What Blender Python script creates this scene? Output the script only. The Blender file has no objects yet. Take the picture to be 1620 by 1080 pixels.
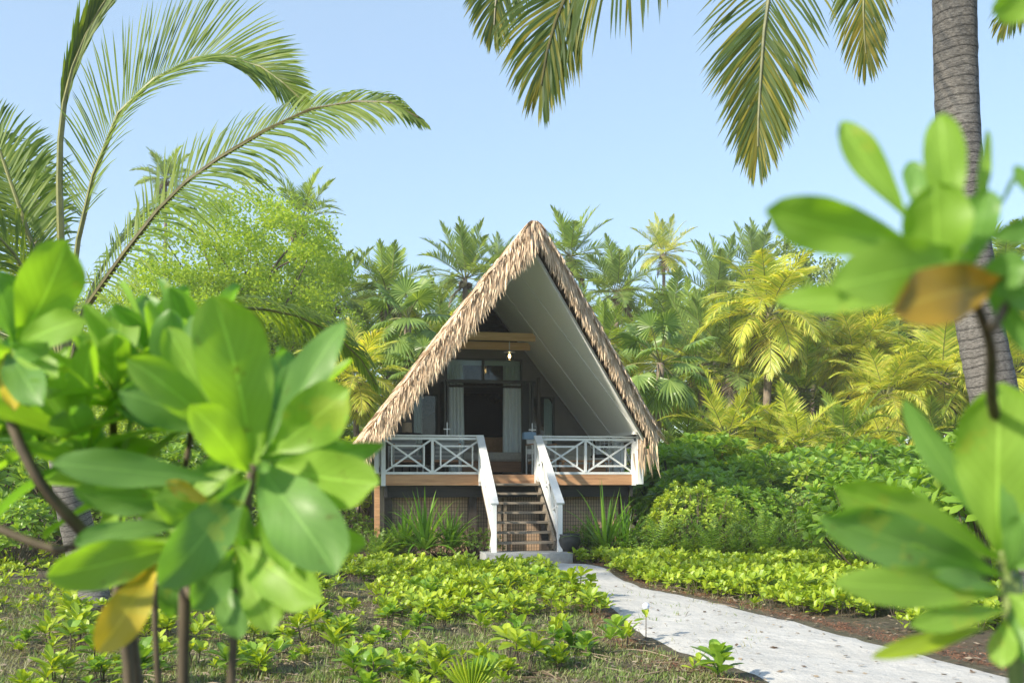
import bpy, math, random
import numpy as np
from mathutils import Vector, Matrix, noise
R = math.radians
rnd = random.Random(7)
V = Vector
scene = bpy.context.scene
C = scene.collection

# ------------------------------------------------------------------ camera
F = 1575.0; HOR = 750.0; CH = 1.6          # focal length in photo pixels, horizon row, eye height
def P(px, py, Y):                           # a point of the place, from where it is seen and how far it is
    return V(((px-810)*Y/F, Y, CH-(py-HOR)*Y/F))
def G(px, py):                              # a point on the ground
    return P(px, py, F*CH/(py-HOR))
cam = bpy.data.cameras.new('camera'); co = bpy.data.objects.new('camera', cam); C.objects.link(co)
co.location = (0, 0, CH); co.rotation_euler = (R(90), 0, 0)
cam.lens = 35; cam.sensor_width = 36; cam.shift_y = (HOR-540)/1620; cam.clip_end = 3000; cam.clip_start = .05
cam.dof.use_dof = True; cam.dof.focus_distance = 19.5; cam.dof.aperture_fstop = 4.6
scene.camera = co

# ------------------------------------------------------------------ light
SUN = V((-.70, -.51, .5)).normalized()
w = bpy.data.worlds.new('World'); scene.world = w; w.use_nodes = True
nt = w.node_tree; bg = nt.nodes['Background']
sky = nt.nodes.new('ShaderNodeTexSky'); sky.sky_type = 'NISHITA'; sky.sun_disc = False
sky.sun_elevation = math.asin(SUN.z); sky.sun_rotation = math.atan2(SUN.x, SUN.y)
sky.air_density = 1.0; sky.dust_density = .6; sky.ozone_density = 2.6
tint = nt.nodes.new('ShaderNodeMix'); tint.data_type = 'RGBA'; tint.inputs[0].default_value = .6   # a thin even veil over the clear sky
tint.inputs[7].default_value = (1.38, 1.84, 2.25, 1); nt.links.new(sky.outputs[0], tint.inputs[6])
nt.links.new(tint.outputs[2], bg.inputs[0]); bg.inputs[1].default_value = .128
sl = bpy.data.lights.new('sun', 'SUN'); sl.energy = 2.85; sl.angle = R(2.0); sl.color = (1, .9, .72)
so = bpy.data.objects.new('sun', sl); C.objects.link(so)
so.rotation_euler = (-SUN).to_track_quat('-Z', 'Y').to_euler()
scene.view_settings.view_transform = 'Standard'; scene.view_settings.look = 'None'
scene.view_settings.exposure = 1.52; scene.view_settings.gamma = 1.0
scene.cycles.max_bounces = 7; scene.cycles.diffuse_bounces = 4; scene.cycles.transparent_max_bounces = 6
scene.cycles.use_denoising = True

# ------------------------------------------------------------------ materials
def nmat(name):
    m = bpy.data.materials.new(name); m.use_nodes = True
    return m, m.node_tree, m.node_tree.nodes['Principled BSDF'], m.node_tree.nodes['Material Output']
def ramp(nt, fac, stops):
    r = nt.nodes.new('ShaderNodeValToRGB'); e = r.color_ramp.elements
    while len(e) < len(stops): e.new(.5)
    for i, (p, c) in enumerate(stops): e[i].position = p; e[i].color = (*c, 1)
    nt.links.new(fac, r.inputs[0]); return r.outputs[0]
def noi(nt, scale, detail=4, coord='Object', stretch=None, rough=.5):
    t = nt.nodes.new('ShaderNodeTexCoord'); o = t.outputs[coord]
    if stretch:
        mp = nt.nodes.new('ShaderNodeMapping'); mp.inputs['Scale'].default_value = stretch
        nt.links.new(o, mp.inputs[0]); o = mp.outputs[0]
    n = nt.nodes.new('ShaderNodeTexNoise'); n.inputs['Scale'].default_value = scale
    n.inputs['Detail'].default_value = detail; n.inputs['Roughness'].default_value = rough
    nt.links.new(o, n.inputs[0]); return n.outputs[0]
def mixc(nt, fac, a, b, mode='MIX'):
    m = nt.nodes.new('ShaderNodeMix'); m.data_type = 'RGBA'; m.blend_type = mode
    if isinstance(fac, float): m.inputs[0].default_value = fac
    else: nt.links.new(fac, m.inputs[0])
    for i, v in ((6, a), (7, b)):
        if isinstance(v, tuple): m.inputs[i].default_value = (*v, 1)
        else: nt.links.new(v, m.inputs[i])
    return m.outputs[2]
def mth(nt, op, a, b=0., c=None):
    m = nt.nodes.new('ShaderNodeMath'); m.operation = op
    for i, v in enumerate((a, b) if c is None else (a, b, c)):
        if isinstance(v, (int, float)): m.inputs[i].default_value = v
        else: nt.links.new(v, m.inputs[i])
    return m.outputs[0]
def bump(nt, p, h, strength=.3, dist=.01):
    b = nt.nodes.new('ShaderNodeBump'); b.inputs['Strength'].default_value = strength
    b.inputs['Distance'].default_value = dist; nt.links.new(h, b.inputs['Height'])
    nt.links.new(b.outputs[0], p.inputs['Normal'])
def leafmat(name, cols, transl=.35, rough=.4, tcol=None, veins=False, spec=.5, nscale=3.):
    m, nt, p, out = nmat(name)
    g = nt.nodes.new('ShaderNodeNewGeometry')
    n = noi(nt, nscale, 2)
    f = mth(nt, 'ADD', mth(nt, 'MULTIPLY', g.outputs['Random Per Island'], .6), mth(nt, 'MULTIPLY', n, .5))
    k = len(cols)
    col = ramp(nt, f, [(.15+.7*i/(k-1), c) for i, c in enumerate(cols)])
    if veins:
        tc = nt.nodes.new('ShaderNodeTexCoord'); sp = nt.nodes.new('ShaderNodeSeparateXYZ'); nt.links.new(tc.outputs['UV'], sp.inputs[0])
        ax = mth(nt, 'ABSOLUTE', sp.outputs[0])
        mid = mth(nt, 'LESS_THAN', ax, .035)
        ph = mth(nt, 'SUBTRACT', mth(nt, 'MULTIPLY', sp.outputs[1], 60.), mth(nt, 'MULTIPLY', ax, 22.))
        vn = mth(nt, 'MULTIPLY', mth(nt, 'GREATER_THAN', mth(nt, 'SINE', ph), .93), .16)
        lit = tuple(min(1, c*1.5+.03) for c in cols[-1])
        nn = noi(nt, 28, 5, rough=.7)
        col = mixc(nt, mth(nt, 'MAXIMUM', mth(nt, 'MULTIPLY', mid, .55), vn), col, lit)
        col = mixc(nt, mth(nt, 'MULTIPLY', mth(nt, 'GREATER_THAN', noi(nt, 11, 4, rough=.65), .64), .35), col, (.4,.42,.06))
        spots = mth(nt, 'MULTIPLY', mth(nt, 'GREATER_THAN', nn, .66), .5)
        col = mixc(nt, spots, col, (.12, .10, .02))
        h = mth(nt, 'ADD', mth(nt, 'MULTIPLY', mid, .6), mth(nt, 'MULTIPLY', vn, 2.))
        bump(nt, p, mth(nt, 'ADD', h, noi(nt, 9, 3)), .35, .004)
    nt.links.new(col, p.inputs['Base Color']); p.inputs['Roughness'].default_value = rough
    p.inputs['Specular IOR Level'].default_value = spec
    tr = nt.nodes.new('ShaderNodeBsdfTranslucent')
    tm = mixc(nt, 1.0, col, tcol or (1.5, 1.35, .45), 'MULTIPLY'); nt.links.new(tm, tr.inputs[0])
    mx = nt.nodes.new('ShaderNodeMixShader'); mx.inputs[0].default_value = transl
    nt.links.new(p.outputs[0], mx.inputs[1]); nt.links.new(tr.outputs[0], mx.inputs[2])
    nt.links.new(mx.outputs[0], out.inputs[0])
    return m
def simple(name, c1, c2, scale=6, rough=.6, stretch=None, bmp=.2, bd=.01, detail=5, metal=0, isl=0.):
    m, nt, p, out = nmat(name)
    n = noi(nt, scale, detail, stretch=stretch, rough=.6); f = n
    if isl:
        g = nt.nodes.new('ShaderNodeNewGeometry')
        f = mth(nt, 'ADD', mth(nt, 'MULTIPLY', g.outputs['Random Per Island'], isl), mth(nt, 'MULTIPLY', n, 1-isl))
    nt.links.new(ramp(nt, f, [(.3, c1), (.7, c2)]), p.inputs['Base Color'])
    p.inputs['Roughness'].default_value = rough; p.inputs['Metallic'].default_value = metal
    if bmp: bump(nt, p, n, bmp, bd)
    return m
M = {}
M['palm'] = leafmat('palm_leaf', [(.12,.2,.045), (.21,.33,.06), (.36,.47,.09)], .5, .38)
M['palmgrey'] = leafmat('palm_leaf_grey', [(.12,.2,.06), (.2,.3,.09), (.3,.41,.12)], .48, .35)
M['palmyel'] = leafmat('palm_leaf_yellow', [(.2,.3,.05), (.38,.48,.07), (.55,.6,.1), (.66,.62,.16)], .5, .42)
M['palmhi'] = leafmat('palm_leaf_near', [(.08,.14,.04), (.14,.22,.045), (.24,.31,.06)], .5, .5, (1.7,1.7,.3), spec=.3)
M['palmover'] = leafmat('palm_leaf_over', [(.07,.12,.045), (.12,.18,.05), (.32,.28,.04)], .5, .5, (1.6,1.5,.3), nscale=1.2, spec=.3)
M['rachis'] = simple('palm_rachis', (.1,.12,.03), (.2,.2,.06), 8, .5)
M['rachisgreen'] = simple('palm_rachis_green', (.07,.09,.03), (.2,.2,.09), 18, .6)
M['rachisdark'] = simple('palm_rachis_brown', (.05,.045,.015), (.13,.12,.03), 8, .5)
M['fan'] = leafmat('fan_leaf', [(.1,.18,.05), (.17,.28,.07), (.28,.4,.1)], .42, .35)
M['tree'] = leafmat('tree_leaf', [(.2,.34,.05), (.29,.44,.055), (.42,.55,.07)], .52, .5, nscale=.5)
M['far'] = leafmat('far_leaf', [(.13,.21,.05), (.22,.31,.07), (.34,.42,.11)], .4, .6, nscale=.3)
M['shade'] = leafmat('shade_leaf', [(.04,.08,.015), (.08,.13,.02)], .2, .5)
M['bush'] = leafmat('bush_leaf', [(.12,.24,.03), (.2,.37,.045), (.34,.5,.07)], .46, .36, nscale=1.)
M['bushdark'] = leafmat('bush_leaf_dark', [(.08,.16,.025), (.14,.26,.04), (.24,.37,.055)], .45, .42, nscale=1.)
M['bushyel'] = leafmat('bush_leaf_yellow', [(.18,.3,.03), (.32,.45,.05), (.48,.58,.08)], .45, .42, nscale=1.)
M['cover'] = leafmat('cover_leaf', [(.17,.29,.02), (.29,.42,.03), (.45,.55,.045)], .42, .42, nscale=.8)
M['fern'] = leafmat('fern_leaf', [(.09,.19,.025), (.17,.31,.035), (.29,.43,.05)], .45, .45)
M['strap'] = leafmat('strap_leaf', [(.05,.14,.015), (.1,.23,.02), (.17,.32,.035)], .35, .3)
M['big'] = leafmat('big_leaf', [(.16,.29,.045), (.23,.4,.06), (.32,.5,.085)], .5, .45, (1.4,1.5,.3), veins=True, nscale=1.5, spec=.35)
M['bigdark'] = leafmat('big_leaf_dark', [(.09,.2,.05), (.14,.29,.07), (.21,.37,.09)], .45, .4, (1.3,1.5,.3), veins=True, nscale=1.5, spec=.35)
M['bigyel'] = leafmat('big_leaf_yellow', [(.35,.25,.02), (.55,.42,.03), (.6,.5,.06)], .3, .4, (1.2,1.1,.4), veins=True)
M['bigbrown'] = leafmat('big_leaf_brown', [(.2,.09,.02), (.34,.2,.02), (.3,.26,.03)], .35, .4, (1.2,1.,.4), veins=True, nscale=6)
M['stem'] = simple('stem_bark', (.05,.038,.022), (.13,.1,.06), 30, .7, (1,1,.3), .4, .003)
M['stemgreen'] = simple('stem_green', (.12,.18,.04), (.2,.25,.08), 20, .5)
M['twig'] = simple('twig_bark', (.06,.045,.03), (.14,.11,.08), 10, .8)
M['thatch'] = simple('thatch_strand', (.4,.29,.19), (.8,.63,.45), 1.5, .75, None, 0, isl=.65)
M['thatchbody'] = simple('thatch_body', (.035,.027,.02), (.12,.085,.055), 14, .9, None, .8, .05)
M['ceil'] = simple('white_panel', (.76,.78,.74), (.82,.83,.79), 30, .45, None, .08, .004)
M['white'] = simple('white_paint', (.62,.64,.65), (.82,.83,.83), 2.5, .45, (1,1,.25), .08, .003)
M['wall'] = simple('brown_wall_paint', (.13,.12,.107), (.165,.155,.138), 3, .6)
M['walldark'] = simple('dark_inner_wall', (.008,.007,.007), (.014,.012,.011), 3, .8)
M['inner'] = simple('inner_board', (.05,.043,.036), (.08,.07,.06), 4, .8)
M['frame'] = simple('grey_frame_paint', (.045,.05,.045), (.065,.07,.063), 5, .5)
M['beam'] = simple('pine_beam', (.58,.36,.16), (.78,.54,.28), 4, .6, (.35,6,6), .15)
M['fascia'] = simple('orange_fascia_wood', (.34,.17,.085), (.58,.33,.17), 3, .6, (.6,8,8), .2)
M['tread'] = simple('weathered_tread', (.16,.13,.1), (.3,.25,.19), 6, .8, (.5,6,6), .3)
M['dark'] = simple('black_joist', (.012,.012,.012), (.03,.028,.026), 6, .6, (.3,3,3), .2)
M['post'] = simple('dark_post', (.03,.025,.02), (.07,.055,.045), 8, .7)
M['conc'] = simple('concrete', (.22,.23,.23), (.36,.37,.37), 7, .85, None, .4, .01, 8)
M['bowl'] = simple('charcoal_pottery', (.02,.022,.024), (.05,.052,.055), 12, .45, None, .2)
M['curtain'] = simple('curtain_cloth', (.74,.82,.82), (.82,.87,.86), 10, .9)
M['sand'] = None
M['metal'] = simple('steel', (.5,.5,.48), (.6,.6,.58), 10, .3, None, 0, metal=1)
M['black'] = simple('black_paint', (.01,.01,.01), (.02,.02,.02), 10, .5)
M['lampshade'] = simple('paper_shade', (.5,.36,.24), (.6,.45,.32), 20, .8)
M['blue'] = simple('blue_towel', (.2,.33,.5), (.28,.42,.6), 30, .95)
M['linen'] = simple('linen', (.5,.47,.4), (.6,.57,.5), 14, .9)
M['tan'] = simple('tan_cushion', (.45,.25,.12), (.55,.33,.18), 14, .9)
M['cane'] = simple('wicker', (.5,.5,.47), (.7,.7,.66), 40, .7)
M['teak'] = simple('teak_wood', (.25,.12,.06), (.38,.2,.1), 5, .5, (.5,6,6), .2)
def stripes(name, a, b, k):
    m, nt, p, out = nmat(name); t = nt.nodes.new('ShaderNodeTexCoord'); s = nt.nodes.new('ShaderNodeSeparateXYZ')
    nt.links.new(t.outputs['Object'], s.inputs[0])
    f = mth(nt, 'GREATER_THAN', mth(nt, 'FRACT', mth(nt, 'MULTIPLY', s.outputs[2], k)), .5)
    nt.links.new(mixc(nt, f, a, b), p.inputs['Base Color']); p.inputs['Roughness'].default_value = .9; return m
M['stripe'] = stripes('striped_cloth', (.6,.6,.58), (.2,.19,.18), 4.6)
M['stripefine'] = stripes('fine_striped_cloth', (.42,.43,.42), (.25,.26,.26), 11)
def glassmat():
    m, nt, p, out = nmat('window_glass')
    p.inputs['Base Color'].default_value = (.8,.85,.83,1); p.inputs['Roughness'].default_value = .03
    tr = nt.nodes.new('ShaderNodeBsdfTransparent'); tr.inputs[0].default_value = (.8,.85,.83,1)
    gl = nt.nodes.new('ShaderNodeBsdfGlossy'); gl.inputs['Roughness'].default_value = .02
    fr = nt.nodes.new('ShaderNodeFresnel'); fr.inputs[0].default_value = 1.25
    mx = nt.nodes.new('ShaderNodeMixShader')
    nt.links.new(mth(nt, 'ADD', fr.outputs[0], .02), mx.inputs[0]); nt.links.new(tr.outputs[0], mx.inputs[1]); nt.links.new(gl.outputs[0], mx.inputs[2])
    nt.links.new(mx.outputs[0], out.inputs[0]); return m
M['glass'] = glassmat()
def bulbmat():
    m, nt, p, out = nmat('lit_bulb'); p.inputs['Emission Color'].default_value = (1,.62,.25,1); p.inputs['Emission Strength'].default_value = 6; return m
M['bulb'] = bulbmat()
def skirtmat():
    m, nt, p, out = nmat('woven_skirt'); t = nt.nodes.new('ShaderNodeTexCoord'); s = nt.nodes.new('ShaderNodeSeparateXYZ')
    nt.links.new(t.outputs['Object'], s.inputs[0])
    a = mth(nt, 'LESS_THAN', mth(nt, 'FRACT', mth(nt, 'MULTIPLY', s.outputs[0], 18)), .28)
    b = mth(nt, 'LESS_THAN', mth(nt, 'FRACT', mth(nt, 'MULTIPLY', s.outputs[2], 13)), .18)
    base = ramp(nt, noi(nt, 1.4, 3), [(.35, (.3,.23,.17)), (.65, (.6,.4,.25))])
    c = mixc(nt, mth(nt, 'MULTIPLY', a, .7), base, (.06,.045,.035)); c = mixc(nt, mth(nt, 'MULTIPLY', b, .55), c, (.07,.055,.04))
    nt.links.new(c, p.inputs['Base Color']); p.inputs['Roughness'].default_value = .8; return m
M['skirt'] = skirtmat()
def groundmat():
    m, nt, p, out = nmat('soil_and_litter')
    a = ramp(nt, noi(nt, 9, 8, rough=.75), [(.3, (.03,.024,.018)), (.48, (.11,.088,.06)), (.6, (.2,.16,.11)), (.75, (.34,.3,.23))])
    g = ramp(nt, noi(nt, 2.2, 6, rough=.7), [(.4, (.06,.05,.035)), (.6, (.09,.105,.04))])
    c = mixc(nt, .45, a, g)
    red = ramp(nt, noi(nt, .8, 4), [(.5, (0,0,0)), (.62, (1,1,1))])
    c = mixc(nt, mth(nt, 'MULTIPLY', red, .35), c, (.13,.055,.03))
    nt.links.new(c, p.inputs['Base Color']); p.inputs['Roughness'].default_value = .95
    bump(nt, p, noi(nt, 22, 8, rough=.8), 1., .05); return m
M['ground'] = groundmat()
def sandmat():
    m, nt, p, out = nmat('white_sand')
    c = ramp(nt, noi(nt, 1.3, 8, rough=.7), [(.3, (.45,.44,.42)), (.6, (.56,.55,.53)), (.8, (.62,.615,.6))])
    sp = ramp(nt, noi(nt, 26, 3, rough=.6), [(.2, (.4,.35,.3)), (.27, (1,1,1))])
    gr = ramp(nt, noi(nt, 160, 2), [(.3, (.75,.74,.72)), (.6, (1,1,1))])
    c = mixc(nt, 1., mixc(nt, 1., c, sp, 'MULTIPLY'), gr, 'MULTIPLY')
    nt.links.new(c, p.inputs['Base Color']); p.inputs['Roughness'].default_value = .95
    h = mth(nt, 'ADD', noi(nt, 3.5, 6, rough=.6), mth(nt, 'MULTIPLY', noi(nt, 40, 4), .12)); bump(nt, p, h, .6, .07); return m
M['sand'] = sandmat()
def trunkmat(name, c1, c2, rings):
    m, nt, p, out = nmat(name); t = nt.nodes.new('ShaderNodeTexCoord'); s = nt.nodes.new('ShaderNodeSeparateXYZ')
    nt.links.new(t.outputs['UV'], s.inputs[0])
    n = noi(nt, 9, 6, stretch=(1,1,.5), rough=.7); n2 = noi(nt, 30, 5, stretch=(1,1,3.), rough=.7)
    n3 = noi(nt, 3.2, 3, rough=.55)
    v = mth(nt, 'ADD', mth(nt, 'MULTIPLY', s.outputs[1], rings), mth(nt, 'MULTIPLY', n3, 1.3))
    fr = mth(nt, 'FRACT', v); gr = mth(nt, 'MULTIPLY', mth(nt, 'SUBTRACT', 1., mth(nt, 'MULTIPLY', fr, 4.), ), mth(nt, 'LESS_THAN', fr, mth(nt, 'MULTIPLY', n, .42)))
    c = ramp(nt, n2, [(.3, c1), (.7, c2)]); c = mixc(nt, mth(nt, 'MULTIPLY', gr, .9), c, tuple(x*.18 for x in c1))
    pale = ramp(nt, noi(nt, 5, 5, rough=.8), [(.55, (0,0,0)), (.7, (1,1,1))])
    c = mixc(nt, mth(nt, 'MULTIPLY', pale, .4), c, (.36,.36,.34))
    nt.links.new(c, p.inputs['Base Color']); p.inputs['Roughness'].default_value = .9
    bump(nt, p, mth(nt, 'ADD', mth(nt, 'MULTIPLY', fr, .8), n2), .9, .02); return m
M['trunk'] = trunkmat('palm_trunk_bark', (.07,.065,.06), (.27,.255,.235), 14)
M['trunkfar'] = simple('palm_trunk_far', (.12,.09,.065), (.26,.21,.16), 5, .9)
M['straw'] = leafmat('dry_grass_blade', [(.13,.12,.06), (.22,.24,.09), (.42,.39,.25)], .3, .7)
M['grassg'] = leafmat('green_grass_blade', [(.1,.18,.04), (.17,.27,.06), (.27,.36,.1)], .35, .6)
M['litter'] = simple('red_needle_litter', (.14,.055,.03), (.32,.15,.08), 3, .9, None, 0, isl=.7)
M['deadleaf'] = simple('dead_leaf', (.1,.065,.04), (.34,.27,.19), 3, .8, None, 0, isl=.8)
M['flower'] = simple('pale_flower', (.5,.55,.7), (.65,.68,.8), 10, .7)

# ------------------------------------------------------------------ mesh builder
class MB:
    def __init__(s): s.v = []; s.f = []; s.m = []; s.uv = []; s.hasuv = False
    def vert(s, p): s.v.append((p[0], p[1], p[2])); return len(s.v)-1
    def face(s, idx, mi=0, uv=None):
        s.f.append(tuple(idx)); s.m.append(mi)
        if uv: s.hasuv = True
        s.uv.append(uv)
    def hexa(s, c, mi=0):                       # eight corners, bottom four then top four
        b = [s.vert(p) for p in c]
        for q in ((3,2,1,0), (4,5,6,7), (0,1,5,4), (1,2,6,5), (2,3,7,6), (3,0,4,7)): s.face([b[i] for i in q], mi)
    def box(s, x0, x1, y0, y1, z0, z1, mi=0):
        s.hexa([(x0,y0,z0), (x1,y0,z0), (x1,y1,z0), (x0,y1,z0), (x0,y0,z1), (x1,y0,z1), (x1,y1,z1), (x0,y1,z1)], mi)
    def bar(s, a, b, w, h, mi=0, up=V((0,0,1))):  # a squared timber from a to b
        a = V(a); b = V(b); t = (b-a).normalized()
        if abs(t.dot(up)) > .98: up = V((0,1,0))
        sd = t.cross(up).normalized()*w/2; u = sd.cross(t).normalized()*h/2
        s.hexa([a-sd-u, a+sd-u, b+sd-u, b-sd-u, a-sd+u, a+sd+u, b+sd+u, b-sd+u], mi)
    def tube(s, pts, rad, n=8, mi=0, cap=True, vs=1., jit=0.):
        pts = [V(p) for p in pts]; rings = []; L = 0.; Ls = []
        ref = V((1,0,0))
        for i, p in enumerate(pts):
            if i: L += (p-pts[i-1]).length
            Ls.append(L)
            t = (pts[min(i+1, len(pts)-1)]-pts[max(i-1, 0)]).normalized()
            if abs(t.dot(ref)) > .95: ref = V((0,1,0))
            a = t.cross(ref).normalized(); b = t.cross(a)
            r = rad[i] if hasattr(rad, '__len__') else rad
            rings.append([s.vert(p+(a*math.cos(6.2832*k/n)+b*math.sin(6.2832*k/n))*r*(1+jit*(rnd.random()-.5))) for k in range(n)])
        for i in range(len(pts)-1):
            for k in range(n):
                k2 = (k+1) % n
                s.face((rings[i][k], rings[i][k2], rings[i+1][k2], rings[i+1][k]), mi,
                       ((k/n, Ls[i]*vs), ((k+1)/n, Ls[i]*vs), ((k+1)/n, Ls[i+1]*vs), (k/n, Ls[i+1]*vs)))
        if cap: s.face(rings[-1], mi); s.face(rings[0][::-1], mi)
    def lathe(s, prof, n=24, c=(0,0,0), mi=0):
        rg = [[s.vert((c[0]+r*math.cos(6.2832*k/n), c[1]+r*math.sin(6.2832*k/n), c[2]+z)) for k in range(n)] for r, z in prof]
        for i in range(len(rg)-1):
            for k in range(n): s.face((rg[i][k], rg[i][(k+1) % n], rg[i+1][(k+1) % n], rg[i+1][k]), mi)
    def strip(s, pts, wd, ws, mi=0):            # a ribbon: centre points, width direction(s), widths
        pr = None
        for i, p in enumerate(pts):
            d = wd[i] if isinstance(wd, list) else wd
            if i == len(pts)-1 and ws[i] <= 1e-5:
                k = s.vert(p); s.face((pr[0], pr[1], k), mi); return
            cur = (s.vert(p-d*ws[i]), s.vert(p+d*ws[i]))
            if pr: s.face((pr[0], pr[1], cur[1], cur[0]), mi)
            pr = cur
    def build(s, name, mats, parent=None, smooth=False, link=True):
        me = bpy.data.meshes.new(name); me.from_pydata(s.v, [], s.f)
        if not isinstance(mats, (list, tuple)): mats = [mats]
        for m in mats: me.materials.append(m)
        if len(mats) > 1: me.polygons.foreach_set('material_index', s.m)
        if s.hasuv:
            uvl = me.uv_layers.new(name='UVMap'); fl = []
            for f, uv in zip(s.f, s.uv):
                fl += [c for q in (uv if uv else [(0,0)]*len(f)) for c in q]
            uvl.data.foreach_set('uv', fl)
        if smooth: me.polygons.foreach_set('use_smooth', [True]*len(me.polygons))
        me.update()
        if not link: return me
        return obj(name, me, parent)
def obj(name, me, parent=None):
    o = bpy.data.objects.new(name, me); C.objects.link(o)
    if parent: o.parent = parent
    return o
def tag(o, label=None, cat=None, group=None, kind=None):
    if label: o['label'] = label
    if cat: o['category'] = cat
    if group: o['group'] = group
    if kind: o['kind'] = kind
    return o
def thing(name, label, cat, loc=(0,0,0), rz=0, group=None, sc=1.):
    o = bpy.data.objects.new(name, None); C.objects.link(o); o.empty_display_size = .2
    o.location = loc; o.rotation_euler = (0,0,rz); o.scale = (sc,)*3 if isinstance(sc, (int, float)) else sc
    return tag(o, label, cat, group)
def inst(name, parts, label, cat, loc, rz=0, sc=1., group=None):    # a thing from shared part meshes
    t = thing(name, label, cat, loc, rz, group, sc)
    for pn, me in parts: obj(pn, me, t)
    return t
ORD = 'first second third fourth fifth sixth seventh eighth ninth tenth eleventh twelfth thirteenth fourteenth fifteenth sixteenth seventeenth eighteenth nineteenth twentieth'.split()
def ordw(i, n):
    if i == n-1: return 'last'
    return ORD[i] if i < 20 else ['twenty-'+o for o in ORD[:9]][i-20] if i < 29 else 'thirtieth' if i == 29 else 'thirty-'+ORD[i-30]

def hgt(x, y):
    return .035*noise.noise(V((x*.45, y*.45, 0))) + .02*noise.noise(V((x*1.1, y*1.1, 3)))
def catmull(pts, n):
    pts = [V(p) for p in pts]; q = [pts[0]*2-pts[1]]+pts+[pts[-1]*2-pts[-2]]; out = []
    segs = len(pts)-1
    for i in range(n+1):
        t = i/n*segs; k = min(int(t), segs-1); f = t-k
        a, b, c, d = q[k:k+4]
        out.append(.5*((2*b)+(c-a)*f+(2*a-5*b+4*c-d)*f*f+(3*b-a-3*c+d)*f**3))
    return out

# ------------------------------------------------------------------ plant shapes
def frond(mb, spine, n, L, wid, N=V((0,0,1)), t0=.16, fa=(66, 28), droop=.5, vee=15, segs=3, rr=.02, rg=None, mi=0, ri=1, nrach=4, one=None, lean=0., ragged=.1, side=(1.,1.), taper=.8):
    rg = rg or rnd
    m = len(spine)-1
    mb.tube(spine[::max(1, m//10)]+([spine[-1]] if m % max(1, m//10) else []), [rr*(1-.85*i/12) for i in range(len(spine[::max(1, m//10)])+1)][:len(spine[::max(1, m//10)])+(1 if m % max(1, m//10) else 0)], nrach, ri, cap=False)
    for i in range(n):
        t = t0+(1-t0)*(i+.5)/n
        x = t*m; k = min(int(x), m-1); f = x-k
        p0 = spine[k].lerp(spine[k+1], f); T = (spine[k+1]-spine[k]).normalized()
        Nn = (N-T*N.dot(T))
        if Nn.length < 1e-3: Nn = V((0,1,0))
        Nn.normalize(); S = T.cross(Nn)
        tt = (t-t0)/(1-t0)
        prof = min(1, .5+tt*2.2)*(1-taper*max(0, (tt-.3)/.7)**1.25)
        for sd in (-1, 1):
            if one and sd != one and rg.random() < .9: continue
            if rg.random() < .03: continue
            a = R((fa[0]+(fa[1]-fa[0])*tt+rg.uniform(-5, 5))*(1-.75*max(0, (tt-.86)/.14))); ve = R(vee+rg.uniform(-9, 9))
            d = T*math.cos(a)+(S*sd*math.cos(ve)+Nn*math.sin(ve))*math.sin(a)
            ln = L*prof*rg.uniform(1-ragged, 1+ragged)*side[0 if sd < 0 else 1]
            pts = [p0]; p = p0.copy(); dd = d.copy(); wds = []
            for q in range(segs):
                wd = (T-dd*T.dot(dd))
                if wd.length < .05: wd = Nn.copy()
                wd = (wd.normalized()+Nn*rg.uniform(-.35, .35)+Nn*lean*sd).normalized()
                wds.append(wd)
                p = p+dd*(ln/segs); pts.append(p.copy())
                dd = (dd+V((0,0,-1))*droop*(.35+.65*q)/segs*1.3).normalized()
            wds.append(wds[-1])
            ws = [wid*.45]+[wid*(1-.25*q/segs)/1 for q in range(1, segs)]+[0]
            mb.strip(pts, wds, [x*.5 for x in ws], mi)
def spine_free(base, az, el, L, bend, n=14, side=0.):
    d = V((math.cos(az)*math.cos(el), math.sin(az)*math.cos(el), math.sin(el))); p = V(base); pts = [p.copy()]
    sx = V((-math.sin(az), math.cos(az), 0))
    for i in range(n):
        p = p+d*(L/n); pts.append(p.copy()); k = i/n
        d = (d+V((0,0,-1))*bend/n*(.4+1.3*k)+sx*side/n).normalized()
    return pts
def crown_mesh(seed, nf, L, els, bend, nl, lw=.05, ll=.55, droop=.5, leaf='palm', vee=12, dead=0, nuts=True):
    rg = random.Random(seed); mb = MB()
    for i in range(nf):
        k = (i+.5)/nf; el = R(els[0]+(els[1]-els[0])*k**.9+rg.uniform(-7, 7)); az = i*2.39996+rg.uniform(-.25, .25)
        ln = L*rg.uniform(.85, 1.08)*(.8+.2*math.sin(math.pi*min(1, k+.25)))
        sp = spine_free((0.08*math.cos(az), .08*math.sin(az), 0), az, el, ln, bend*rg.uniform(.8, 1.25)*(.6+.5*k), 10, rg.uniform(-.35, .35))
        frond(mb, sp, nl, ll*rg.uniform(.85,1.1), lw, droop=droop*rg.uniform(.6, 1.7), vee=vee if k < .5 else vee*.3, ragged=.28, segs=2, rr=.028, rg=rg, nrach=3)
    for i in range(dead):
        az = rg.uniform(0, 6.28); sp = spine_free((0,0,-.1), az, R(-55+rg.uniform(-15, 15)), L*.55, .8, 8)
        frond(mb, sp, nl//2, ll*.6, lw, droop=1., vee=0, segs=2, rr=.025, rg=rg, nrach=3, mi=2, ri=2)
    if nuts:
        for i in range(9):
            a = rg.uniform(0, 6.28); c = V((.24*math.cos(a), .24*math.sin(a), -.18-rg.random()*.25))
            mb.tube([c+V((0,0,.13)), c+V((0,0,.07)), c, c-V((0,0,.08)), c-V((0,0,.13))], [.02,.09,.11,.08,.02], 7, 2)
    return mb.build('crown', [M[leaf], M['rachis'], M['deadleaf']], link=False)
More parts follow.
